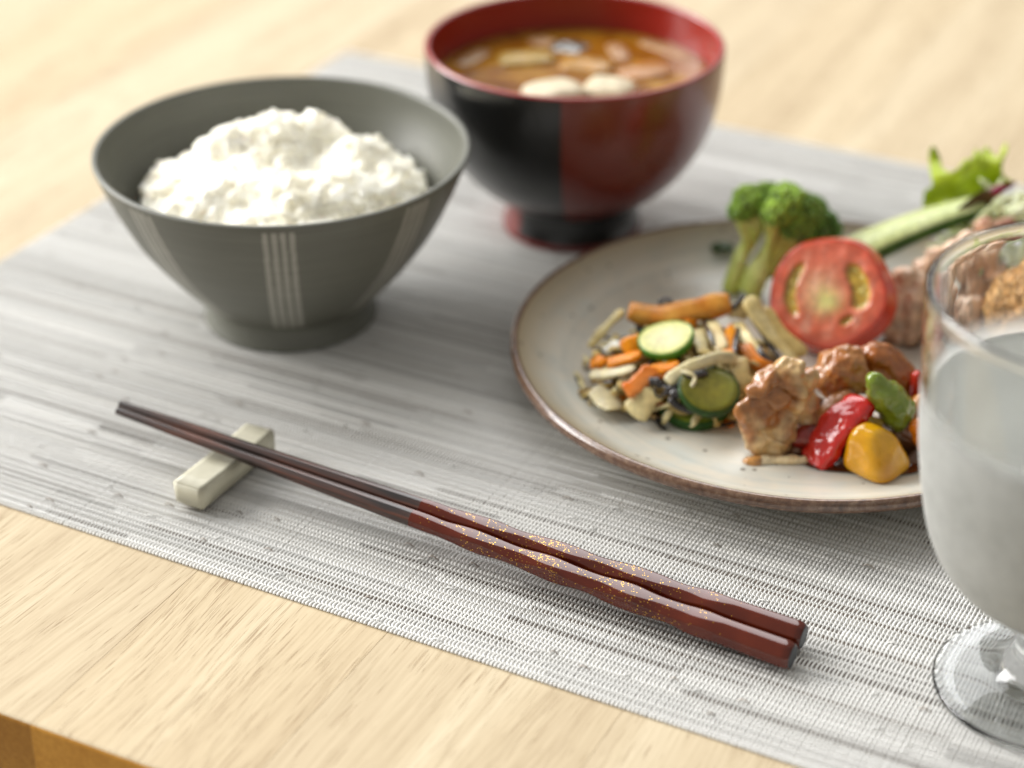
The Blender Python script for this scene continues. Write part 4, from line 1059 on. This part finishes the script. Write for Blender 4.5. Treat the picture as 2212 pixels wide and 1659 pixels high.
for (d0, dw, n_) in ((168, 44, 13), (22, 38, 13)):
    for k in range(n_):
        t_ = R(d0 + random.uniform(-dw, dw)); q_ = 0.63 + random.uniform(-0.075, 0.075)
        X, Y_ = q_ * math.cos(t_), q_ * math.sin(t_)
        q = Euler((random.uniform(-.5, .5), random.uniform(-.5, .5), random.random() * 6)).to_matrix()
        a = (sv * np.array((0.15, 0.09, 0.05))) @ np.array(q).T + np.array((X * TR, Y_ * TR * sy_, -0.10 * TR + 0.04))
        mk('seed', tplace(a), [tuple(q_) for q_ in sf], M['tomato_flesh'], tm, cols=np.tile(np.array((0.72, 0.60, 0.18)) * random.uniform(0.75, 1.1), (len(a), 1)))

# ------------------------------------------------------------------ CUCUMBER SPEAR, LETTUCE, RED LEAF
A0, A1 = at_y(1812, 545, 60.4), at_y(2118, 432, 61.6)
cu = thing('cucumber_spear', 'cucumber spear with dark peel and pale flesh, leaning right behind the tomato', 'cucumber', (A0 + A1) / 2)
d = (A1 - A0).normalized(); s = d.cross(V((0, 0.08, 0.99))).normalized(); u_ = s.cross(d).normalized()
def spear(sec, cols_fn, name):
    vs = []; n = len(sec); Ls = 24
    for i in range(Ls):
        t = i / (Ls - 1); k = 1 - 0.38 * t
        c = A0.lerp(A1, t) + V((0, 0, 0.16 * math.sin(math.pi * t)))
        for (sx2, uy) in sec: vs.append(c + s * sx2 * k + u_ * uy * k)
    fs = [(i * n + k, i * n + (k + 1) % n, (i + 1) * n + (k + 1) % n, (i + 1) * n + k) for i in range(Ls - 1) for k in range(n)]
    fs.append(tuple(range(n))[::-1]); fs.append(tuple((Ls - 1) * n + k for k in range(n)))
    a = np.array([tuple(q) for q in vs]); mk(name, a, fs, M['veg'], cu, cols=cols_fn(a))
wv_ = 0.92
arcp = [(wv_ * math.cos(t), -0.10 + wv_ * 0.85 * math.sin(t)) for t in np.linspace(math.pi, 2 * math.pi, 11)]
spear([(-0.80, -0.02), (-0.4, 0.12), (0.0, 0.16), (0.4, 0.12), (0.80, -0.02)] + [(x_ * 0.93, y_ * 0.93) for x_, y_ in arcp[::-1]], lambda a: varcol(a, (0.46, 0.52, 0.20), (0.58, 0.62, 0.32), 1.4, 5), 'flesh')
spear(arcp + [(x_ * 0.90, y_ * 0.90 - 0.012) for x_, y_ in arcp[::-1]], lambda a: varcol(a, (0.022, 0.075, 0.008), (0.06, 0.14, 0.015), 1.5, 9), 'peel')
def leaf(name, label, outline, Y0, fn, c0, c1, cat='lettuce', spacing=11, thick=0.025, shade=None):
    """a leaf blade: filled outline, bent in depth by fn(u,v), with a little thickness"""
    pts = catmull([V((u, v, 0)) for u, v in outline + [outline[0]]], 5)[:-1]
    poly = [(p.x, p.y) for p in pts]
    def inside(x, y):
        c = False; j = len(poly) - 1
        for i in range(len(poly)):
            if (poly[i][1] > y) != (poly[j][1] > y) and x < (poly[j][0] - poly[i][0]) * (y - poly[i][1]) / (poly[j][1] - poly[i][1]) + poly[i][0]: c = not c
            j = i
        return c
    from mathutils import geometry
    us = [p[0] for p in poly]; vs_ = [p[1] for p in poly]; P_ = [V(p) for p in poly]; n0 = len(P_)
    x_ = min(us)
    while x_ < max(us):
        y_ = min(vs_)
        while y_ < max(vs_):
            xx, yy = x_ + random.uniform(-2, 2), y_ + random.uniform(-2, 2)
            if inside(xx, yy) and min((xx - q[0]) ** 2 + (yy - q[1]) ** 2 for q in poly) > 16: P_.append(V((xx, yy)))
            y_ += spacing
        x_ += spacing
    vv, ee, ff, *_ = geometry.delaunay_2d_cdt(P_, [(i, (i + 1) % n0) for i in range(n0)], [list(range(n0))], 1, 1e-5)
    a = np.array([tuple(at_y(q.x, q.y, Y0 + fn(q.x, q.y))) for q in vv])
    nr = V((0.1, -0.8, 0.6)).normalized()
    b_ = a + np.array(nr) * thick * -1
    F_ = [tuple(q) for q in ff] ; n = len(a)
    cnt = {}
    for q in F_:
        for i in range(len(q)):
            e = (q[i], q[(i + 1) % len(q)]); cnt[e] = 1
    edge = [e for e in cnt if (e[1], e[0]) not in cnt]
    faces = F_ + [tuple(i + n for i in q[::-1]) for q in F_] + [(e[1], e[0], e[0] + n, e[1] + n) for e in edge]
    A_ = np.concatenate([a, b_]); cc = varcol(A_, c0, c1, 0.9, 4)
    if shade: cc = shade(np.array([tuple(q) for q in vv] * 2), cc)
    c = a.mean(0); return tag(mk(name, A_, faces, M['leaf'], loc=tuple(c), cols=cc), label, cat)
random.seed(8)
leaf('lettuce_leaf', 'bright green frilly lettuce leaf standing at the back of the plate',
     [(2000, 475), (1994, 440), (1998, 412), (2014, 400), (2008, 360), (2008, 326), (2018, 316), (2030, 338), (2036, 362), (2054, 372), (2072, 360), (2084, 344), (2098, 342), (2108, 322), (2118, 330), (2130, 316), (2142, 328), (2156, 340), (2164, 322), (2174, 308), (2176, 326), (2166, 352), (2168, 378), (2186, 392), (2170, 402), (2150, 418), (2130, 452), (2100, 486), (2050, 500)],
     62.6, lambda u, v: 0.35 * math.sin(u * 0.045) + 0.25 * math.sin(v * 0.07 + u * 0.02) + (475 - v) * 0.004, (0.46, 0.58, 0.012), (0.60, 0.70, 0.07))
leaf('red_leaf', 'dark red-tipped salad leaf lying on the end of the cucumber spear',
     [(2050, 470), (2078, 442), (2110, 418), (2148, 402), (2178, 394), (2196, 392), (2184, 404), (2160, 420), (2134, 446), (2110, 470), (2090, 482)],
     61.2, lambda u, v: 0.15 * math.sin(u * 0.06) - (u - 2050) * 0.001, (0.10, 0.06, 0.015), (0.16, 0.10, 0.03), 'leaf', 8,
     shade=lambda p, c: np.where(((p[:, 0] > 2142) & (p[:, 1] > 396) & (p[:, 1] < 425))[:, None], np.array((0.34, 0.035, 0.09)), c))
leaf('lettuce_leaf', 'small yellow-green lettuce tip under the red-tipped leaf',
     [(2076, 480), (2100, 466), (2126, 446), (2142, 440), (2138, 462), (2120, 486), (2092, 500)], 61.9, lambda u, v: 0.1 * math.sin(u * .1), (0.27, 0.33, 0.01), (0.33, 0.40, 0.03), spacing=8)
# pale shredded cabbage at the right edge
random.seed(9); parts = []
for k in range(46):
    u, v = random.uniform(2135, 2290), random.uniform(430, 490); Y0 = 61.6 + random.uniform(-1, 1)
    p = at_y(u, v, Y0); p.z = min(p.z, 3.6); dr = V((random.gauss(0, 0.5), random.gauss(0, 0.3), random.gauss(0, 0.35))); 
    a, f = strip([p - dr, p + V((0, 0, 0.15)), p + dr], 0.2, 0.06, V((random.gauss(0, .5), -0.6, 0.8)).normalized(), sides=6, n=4); parts.append((a, f))
for k in range(60):
    p = V((random.uniform(14.3, 17.0), random.uniform(59.8, 62.2), random.uniform(1.0, 2.6))); dr = V((random.gauss(0, 0.5), random.gauss(0, 0.4), random.gauss(0, 0.15)))
    a, f = strip([p - dr, p + V((0, 0, 0.1)), p + dr], 0.22, 0.07, sides=6, n=4); parts.append((a, f))
a, f = join(parts); c = a.mean(0)
tag(mk('shredded_cabbage', a, f, M['veg'], loc=tuple(c), cols=varcol(a, (0.60, 0.66, 0.36), (0.74, 0.75, 0.55), 0.8, 2)), 'pale shredded cabbage at the back right of the plate', 'cabbage', kind='stuff')

# ------------------------------------------------------------------ MEAT, CUTLET
def blobs(name, label, cat, lst, Y0, mat, c0, c1, seed, voxel=0.07, disp=((0.10, 1.6, 3),), group=None, sq=1.0, smooth=7, colfn=None, floor=0.57, shapes=()):
    parts = list(shapes)
    for (u, v, r, dy) in lst:
        k = px(u, v, Y0 + dy); c = at_y(u, v, Y0 + dy); parts.append(ell(c, (r * k * 1.06, r * k * sq * 1.06, r * k * 1.06), None, 2))
    a, f, n = remesh(parts, voxel, smooth)
    for q in disp: a = displace(a, n, q[0], q[1], seed, q[2], len(q) > 3)
    a[:, 2] = np.maximum(a[:, 2], floor)
    cc = varcol(a, c0, c1, 1.6, seed)
    if colfn: cc = colfn(a, n, cc)
    return tag(mk(name, a, f, mat, loc=tuple(a.mean(0)), cols=cc), label, cat, group)
def flap(pts, w, t, Y0, up=(0.2, -0.65, 0.6), **k):
    """a torn flap of meat along picture points (u, v, depth offset)"""
    k.setdefault('taper', 0.3); k.setdefault('wob', 0.5); k.setdefault('power', 2.6); k.setdefault('sides', 14)
    return strip([at_y(u, v, Y0 + dy) for u, v, dy in pts], w, t, V(up).normalized(), **k)
MTA, MTB = (0.55, 0.34, 0.215), (0.70, 0.50, 0.35)
def fibres(a, n, cc):
    k = nz(a * np.array((1.0, 1.0, 2.2)), 1.5, 6.0, 4)
    return np.clip(cc * (1 + 0.35 * k)[:, None], 0.01, 0.9)
MG = 'pieces of boiled meat on the plate'
def meat(label, cols_, Y0, seed, group=MG, ca=MTA, cb=MTB, w=(0.55, 0.85)):
    """a piece pulled from layered, fibrous flaps"""
    rs = random.Random(seed); sh = []
    for (u0, v0, d0, u1, v1, d1) in cols_:
        um, vm = (u0 + u1) / 2 + rs.uniform(-14, 14), (v0 + v1) / 2 + rs.uniform(-10, 10)
        sh.append(flap([(u0, v0, d0), (um, vm, (d0 + d1) / 2 - rs.uniform(0.0, 0.3)), (u1, v1, d1)], rs.uniform(*w), rs.uniform(0.35, 0.6), Y0, (rs.uniform(-.5, .5), -0.7, rs.uniform(0.2, 0.7)), twist=rs.uniform(-.7, .7)))
    blobs('meat_piece', label, 'meat', [], Y0, M['meat'], ca, cb, seed, voxel=0.05, disp=((0.14, 1.0, 2), (0.07, 3.0, 3)), group=group, colfn=fibres, smooth=3, shapes=sh)
meat('pinkish meat piece directly right of the tomato half', [(1960, 580, .4, 1930, 790, -.2), (1990, 590, .3, 1960, 800, -.2), (1940, 620, .2, 1920, 720, 0), (2010, 610, .4, 1990, 770, 0), (1930, 690, 0, 1970, 800, -.4), (1985, 640, .1, 1975, 720, -.2)], 58.0, 1)
meat('upper pinkish meat piece under the cucumber spear', [(1975, 590, .2, 2080, 530, .4), (2020, 600, .1, 2150, 510, .4), (2030, 640, 0, 2160, 560, .3), (2060, 660, 0, 2180, 610, .2), (2000, 560, .4, 2110, 510, .6), (2110, 540, .1, 2140, 640, -.1), (2060, 560, .1, 2090, 650, -.1)], 59.2, 2)
meat('meat piece behind the clear upper part of the glass', [(2040, 640, .2, 2050, 790, -.4), (2075, 640, .1, 2090, 780, -.3), (2110, 660, .2, 2100, 750, -.1), (2030, 700, 0, 2110, 680, 0), (2050, 740, -.2, 2120, 730, 0)], 57.4, 3)
meat('reddish meat piece at the top of the meat, by the cabbage', [(2108, 500, 0, 2190, 486, .1), (2120, 490, .1, 2180, 500, 0)], 60.2, 4, ca=(0.34, 0.10, 0.06), cb=(0.5, 0.28, 0.17), w=(0.4, 0.55))
# breaded cutlet
CC = at_y(2235, 650, 56.6)
cutr = thing('breaded_cutlet', 'golden breadcrumbed cutlet seen through the top of the glass', 'cutlet', CC)
shape = [ell(CC, (1.75, 1.5, 1.15), (0.25, -0.3, 0.2), 3), ell(CC + V((0.9, 0.3, 0.35)), (1.4, 1.4, 1.2), None, 3), ell(CC + V((-0.9, 0, -0.45)), (1.0, 1.2, 0.7), None, 3)]
a, f, n = remesh(shape, 0.09, 3); a = displace(a, n, 0.22, 0.9, 3.3, 3); a = displace(a, n, 0.10, 3.5, 1.3, 3); a[:, 2] = np.maximum(a[:, 2], 0.57)
mk('crust', a, f, M['crumb'], cutr, cols=varcol(a, (0.48, 0.24, 0.07), (0.62, 0.38, 0.15), 1.3, 4))
random.seed(12); parts = []; cs = []; cv = np.array([(1, 0, 0), (-1, 0, 0), (0, 1, 0), (0, -1, 0), (0, 0, 1), (0, 0, -1)], float); cf = [(0, 2, 4), (2, 1, 4), (1, 3, 4), (3, 0, 4), (2, 0, 5), (1, 2, 5), (3, 1, 5), (0, 3, 5)]
for i in rng.choice(len(a), size=min(4200, len(a)), replace=False):
    s_ = random.uniform(0.02, 0.055); q = np.array(Euler((random.random() * 6, random.random() * 6, 0)).to_matrix())
    parts.append(((cv * np.array((s_ * 1.5, s_, s_ * 0.8)) * rng.uniform(0.6, 1.3, (6, 1))) @ q.T + a[i] + n[i] * 0.02, cf))
    cs.append(np.tile(np.array((0.60, 0.35, 0.12)) * random.uniform(0.8, 1.15), (6, 1)))
a, f = join(parts); mk('breadcrumbs', a, f, M['crumb'], cutr, cols=np.concatenate(cs), smooth=False, kind='stuff')

# ------------------------------------------------------------------ STIR-FRY at the front of the plate
def saucy(a, n, cc):
    k = np.clip(0.5 + 0.9 * nz(a, 1.4, 2.2, 3), 0, 1)
    edge = np.clip(nz(a, 3.0, 6.1, 2) * 2 + 0.2, 0, 1)
    cc = cc * (1 - 0.75 * k[:, None]) + np.array((0.30, 0.095, 0.012)) * 0.75 * k[:, None]
    return cc * (1 - 0.2 * edge[:, None]) + np.array((0.60, 0.38, 0.17)) * 0.2 * edge[:, None]
STG = 'glazed chicken pieces in the stir-fry'
def spike(u0, v0, u1, v1, r0, r1, Y0, dy=0, n=7):
    out = []
    for i in range(n):
        t = i / (n - 1); u, v, r = u0 + (u1 - u0) * t, v0 + (v1 - v0) * t, r0 + (r1 - r0) * t
        out.append((u, v, r, dy))
    return out
sh = [flap([(1706, 956, 0), (1664, 930, -.2), (1628, 892, -.3), (1602, 872, -.3)], 0.95, 0.42, 51.5, (-0.5, -0.5, 0.6)),
      flap([(1700, 900, 0), (1668, 862, -.1), (1648, 812, -.1)], 0.85, 0.34, 51.5, (0.5, -0.7, 0.3)),
      flap([(1724, 900, .1), (1706, 846, 0), (1711, 778, 0)], 0.85, 0.34, 51.5, (-0.4, -0.8, 0.2), taper=0.06),
      flap([(1744, 920, .2), (1750, 862, .2), (1740, 808, .2)], 0.65, 0.34, 51.5, (0.6, -0.6, 0.3)),
      flap([(1676, 990, -.1), (1642, 956, -.3), (1614, 908, -.4), (1600, 884, -.35)], 0.42, 0.36, 51.5, (-0.7, -0.4, 0.4)),
      flap([(1694, 976, 0), (1664, 968, -.2), (1634, 930, -.35)], 0.6, 0.4, 51.5, (0, -0.8, 0.5)),
      flap([(1620, 868, -.2), (1664, 858, -.25), (1712, 866, -.1), (1752, 890, .1)], 0.5, 0.4, 51.5, (0.1, -0.5, 0.8)),
      ell(at_y(1690, 912, 51.5), (0.5, 0.45, 0.55), None, 2)]
def pale_edge(a, n, cc):
    k = np.clip(0.5 + 1.7 * nz(a, 0.85, 2.2, 3), 0, 1)
    cc = cc * (1 - 0.9 * k[:, None]) + np.array((0.28, 0.085, 0.008)) * 0.9 * k[:, None]; return cc
blobs('chicken_piece', 'pale frilly chicken piece at the left of the stir-fry', 'chicken', [], 51.5, M['chicken'], (0.56, 0.36, 0.155), (0.64, 0.45, 0.22), 3.1, voxel=0.042, disp=((0.30, 0.85, 2, 1), (0.16, 1.5, 2), (0.03, 3.6, 2)), group=STG, colfn=pale_edge, smooth=3, shapes=sh)
lst = spike(1622, 1002, 1660, 998, 17, 15, 50) + spike(1660, 998, 1735, 992, 15, 11, 50) + spike(1735, 992, 1752, 1010, 11, 6, 50)
blobs('chicken_piece', 'thin curled chicken scrap on the plate at the front of the stir-fry', 'chicken', lst, 50.7, M['chicken'], (0.66, 0.50, 0.27), (0.74, 0.60, 0.38), 5.5, voxel=0.045, disp=((0.07, 2.0, 3),), group=STG, smooth=2,
      colfn=lambda a, n, cc: np.where((a[:, 0] < 7.15)[:, None], np.array((0.46, 0.22, 0.06)), cc))
sh = [flap([(1764, 836, 0), (1790, 800, 0), (1826, 778, .1), (1866, 782, .2)], 0.85, 0.6, 53.0, (-0.2, -0.4, 0.9)),
      flap([(1780, 852, -.2), (1812, 836, -.3), (1850, 824, -.2), (1878, 812, 0)], 0.8, 0.55, 53.0, (0.1, -0.7, 0.6)),
      flap([(1770, 812, .2), (1800, 776, .3), (1842, 762, .4)], 0.6, 0.5, 53.0, (0, -0.3, 0.9)),
      flap([(1792, 800, -.2), (1816, 812, -.35), (1838, 846, -.35)], 0.55, 0.5, 53.0, (0.3, -0.8, 0.4)),
      ell(at_y(1822, 820, 53.2), (0.55, 0.5, 0.45), None, 2)]
blobs('chicken_piece', 'brown glazed chicken lump above the red pepper', 'chicken', [], 53.0, M['chicken'], (0.31, 0.095, 0.014), (0.42, 0.165, 0.035), 6.4, voxel=0.045, disp=((0.10, 1.2, 2), (0.05, 3.2, 3)), group=STG, colfn=saucy, smooth=4, shapes=sh)
sh = [flap([(1852, 806, .2), (1880, 774, .1), (1916, 776, .1), (1946, 812, 0), (1962, 856, -.1), (1968, 900, -.1)], 0.95, 0.7, 53.5, (0.3, -0.5, 0.8)),
      flap([(1880, 806, 0), (1912, 806, -.1), (1936, 844, -.1)], 0.7, 0.6, 53.5, (0.1, -0.8, 0.5)),
      flap([(1864, 790, .3), (1896, 762, .4), (1930, 776, .4)], 0.5, 0.4, 53.5, (0, -0.3, 0.9))]
blobs('chicken_piece', 'brown glazed chicken piece arching behind the green pepper', 'chicken', [], 53.5, M['chicken'], (0.30, 0.085, 0.010), (0.38, 0.13, 0.02), 8.8, voxel=0.045, disp=((0.08, 1.1, 2), (0.04, 3.2, 3)), group=STG, smooth=4, shapes=sh)
PG = 'pepper pieces in the stir-fry'
P_ = [at_y(1872, 868, 51.6), at_y(1838, 892, 51.2), at_y(1800, 932, 50.9), at_y(1776, 972, 50.75), at_y(1762, 1002, 50.7)]
a, f = strip(P_, 1.12, 0.50, V((-0.42, -0.36, 0.84)), sides=20, taper=0.62, n=10, power=4.5, wob=0.15)
a = np.array([tuple(q) for q in a]); a, f, n = remesh([(a, f)], 0.045, 5)
a = displace(a, n, 0.10, 1.2, 2.2, 2); a = displace(a, n, 0.03, 3.5, 5.2, 2); a[:, 2] = np.maximum(a[:, 2], 0.57)
tag(mk('red_pepper', a, f, M['pepper'], loc=tuple(a.mean(0)), cols=varcol(a, (0.50, 0.012, 0.010), (0.58, 0.022, 0.014), 1.0, 2.2)), 'glossy red pepper piece lying in front of the brown chicken', 'pepper', PG)
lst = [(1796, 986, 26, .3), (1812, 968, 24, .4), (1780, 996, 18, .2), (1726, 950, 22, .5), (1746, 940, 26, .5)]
blobs('red_pepper', 'dark red pepper piece left of the yellow pepper', 'pepper', lst, 50.9, M['pepper'], (0.16, 0.008, 0.004), (0.22, 0.012, 0.006), 4.2, voxel=0.055, disp=((0.08, 1.2, 3),), group=PG)
lst = [(1932, 878, 42, 0), (1914, 864, 38, 0), (1944, 884, 36, 0), (1902, 850, 30, -.05), (1894, 832, 22, -.05), (1890, 820, 17, -.05), (1938, 898, 32, 0), (1926, 862, 36, .1)]
blobs('green_pepper', 'glossy green pepper piece perched above the yellow pepper', 'pepper', lst, 51.4, M['pepper'], (0.13, 0.185, 0.010), (0.19, 0.25, 0.03), 6.1, voxel=0.05, disp=((0.12, 1.3, 3),), group=PG, smooth=4)
YP = at_y(1887, 986, 50.25)
k = px(1887, 986, 50.25)
a, f = superell((0, 0, 0), (58 * k, 58 * k, 1.0), (0, 0, R(47)), 3.7, 5)
a[:, :2] *= (1 - 0.42 * np.clip((a[:, 2] + 0.25) / 1.2, -0.4, 1) ** 1.0)[:, None]; a[:, 0] += 0.18 * np.clip(a[:, 2], -1, 1) * -1
nn_ = a / np.linalg.norm(a, axis=1)[:, None]; a = displace(a, nn_, 0.07, 0.9, 5.0, 2); a[:, 2] *= 0.76
a = a + np.array((YP.x, YP.y + 0.1, 0.58 + 0.62)); a[:, 2] = np.maximum(a[:, 2], 0.6)
mk_c = varcol(a, (0.60, 0.27, 0.003), (0.66, 0.34, 0.005), 1.0, 3)
st = np.exp(-((a[:, 0] - YP.x - 0.28) ** 2 / 0.04 + (a[:, 2] - 1.0) ** 2 / 0.12)) * (a[:, 1] < YP.y); mk_c = mk_c * (1 - 0.5 * st[:, None]) + np.array((0.34, 0.11, 0.008)) * 0.5 * st[:, None]
tag(mk('yellow_pepper', a, [tuple(q) for q in f], M['pepper'], loc=tuple(a.mean(0)), cols=mk_c), 'shiny yellow pepper chunk nearest the front rim of the plate', 'pepper', PG)
lst = spike(1842, 906, 1900, 914, 15, 11, 50) + [(1868, 902, 18, 0)]
blobs('yellow_pepper', 'thin olive-yellow pepper scrap behind the yellow chunk', 'pepper', lst, 51.2, M['pepper'], (0.36, 0.24, 0.012), (0.42, 0.30, 0.02), 3.9, voxel=0.05, disp=((0.05, 1.5, 2),), group=PG, sq=0.6)
lst = [(1984, 924, 22, 0), (1992, 946, 24, 0), (2002, 968, 22, 0), (2012, 930, 26, .1), (1972, 920, 8, 0)]
blobs('carrot_chunk', 'orange carrot chunk beside the glass, right of the yellow pepper', 'carrot', lst, 50.9, M['pepper'], (0.66, 0.17, 0.010), (0.72, 0.22, 0.015), 3.3, voxel=0.05, disp=((0.05, 1.5, 2),), sq=0.8)
lst = spike(1982, 812, 1978, 850, 14, 15, 50) + [(1996, 830, 24, .1)]
blobs('red_pepper', 'small red pepper piece right of the arching chicken, by the glass', 'pepper', lst, 53.0, M['pepper'], (0.46, 0.016, 0.010), (0.52, 0.03, 0.012), 7.3, voxel=0.05, disp=((0.05, 1.5, 2),), group=PG)
lst = [(1988, 872, 20, 0), (2004, 884, 22, 0), (1980, 894, 14, 0)]
blobs('carrot_chunk', 'dull orange carrot chunk between the red piece and the green pepper', 'carrot', lst, 52.3, M['pepper'], (0.42, 0.14, 0.02), (0.5, 0.2, 0.03), 9.9, voxel=0.05, disp=((0.05, 1.5, 2),))
for lab, lst, Y0 in (('brown glazed onion slice right of the yellow pepper', spike(1962, 1000, 2010, 1010, 12, 13, 50) + [(1980, 985, 16, .2)], 50.6),
                     ('dark brown onion slice behind the yellow pepper', spike(1940, 946, 1986, 972, 20, 18, 50) + [(1950, 930, 18, .2)], 51.3)):
    blobs('onion_slice', lab, 'onion', lst, Y0, M['chicken'], (0.10, 0.035, 0.010), (0.20, 0.08, 0.02), 2.7, voxel=0.05, disp=((0.06, 1.8, 2),), group='brown onion slices in the stir-fry', sq=0.7)
for lab, pts, Y0, w in (('glazed onion slice between the pale chicken and the brown chicken lump', [(1730, 922, .1), (1752, 892, .1), (1770, 856, .1)], 52.3, 0.6),
                        ('glazed onion slice behind the red pepper, under the brown chicken lump', [(1766, 900, 0), (1806, 872, 0), (1850, 858, .1)], 52.2, 0.6),
                        ('glazed onion slice under the green pepper, left of the olive scrap', [(1818, 934, .1), (1860, 918, 0), (1900, 924, 0)], 51.5, 0.55),
                        ('glazed onion slice lowest between the red and the pale pieces', [(1700, 984, .1), (1730, 968, .1), (1760, 960, .3)], 51.2, 0.5)):
    a, f, n = remesh([flap(pts, w, 0.4, Y0, (0, -0.6, 0.8))], 0.05, 3); a = displace(a, n, 0.12, 1.5, w * 9, 2); a[:, 2] = np.maximum(a[:, 2], 0.58)
    tag(mk('onion_slice', a, f, M['chicken'], loc=tuple(a.mean(0)), cols=varcol(a, (0.085, 0.028, 0.008), (0.22, 0.085, 0.018), 1.6, w)), lab, 'onion', 'brown onion slices in the stir-fry')
# pool of sauce under the stir-fry
c = hit(1860, 960); vs = [(c.x, c.y, 0.62)]; N_ = 60
for j in range(N_):
    t = 2 * math.pi * j / N_; r = 1 + 0.22 * noise.noise(V((math.cos(t) * 1.6, math.sin(t) * 1.6, 3)))
    for q, z in ((0.9, 0.62), (1.0, 0.585)):
        xx, yy = c.x + 2.5 * r * q * math.cos(t), c.y + 1.55 * r * q * math.sin(t); vs.append((xx, yy, z + max(0, plate_z(math.hypot(xx - PC[0], yy - PC[1])) - 0.55)))
fs = []
for j in range(N_):
    j2 = (j + 1) % N_; fs += [(0, 1 + 2 * j, 1 + 2 * j2), (1 + 2 * j, 2 + 2 * j, 2 + 2 * j2, 1 + 2 * j2)]
tag(mk('sauce_pool', vs, fs, M['sauce'], loc=(c.x, c.y, 0.55)), 'thin brown sauce pooled under the stir-fry peppers', 'sauce')
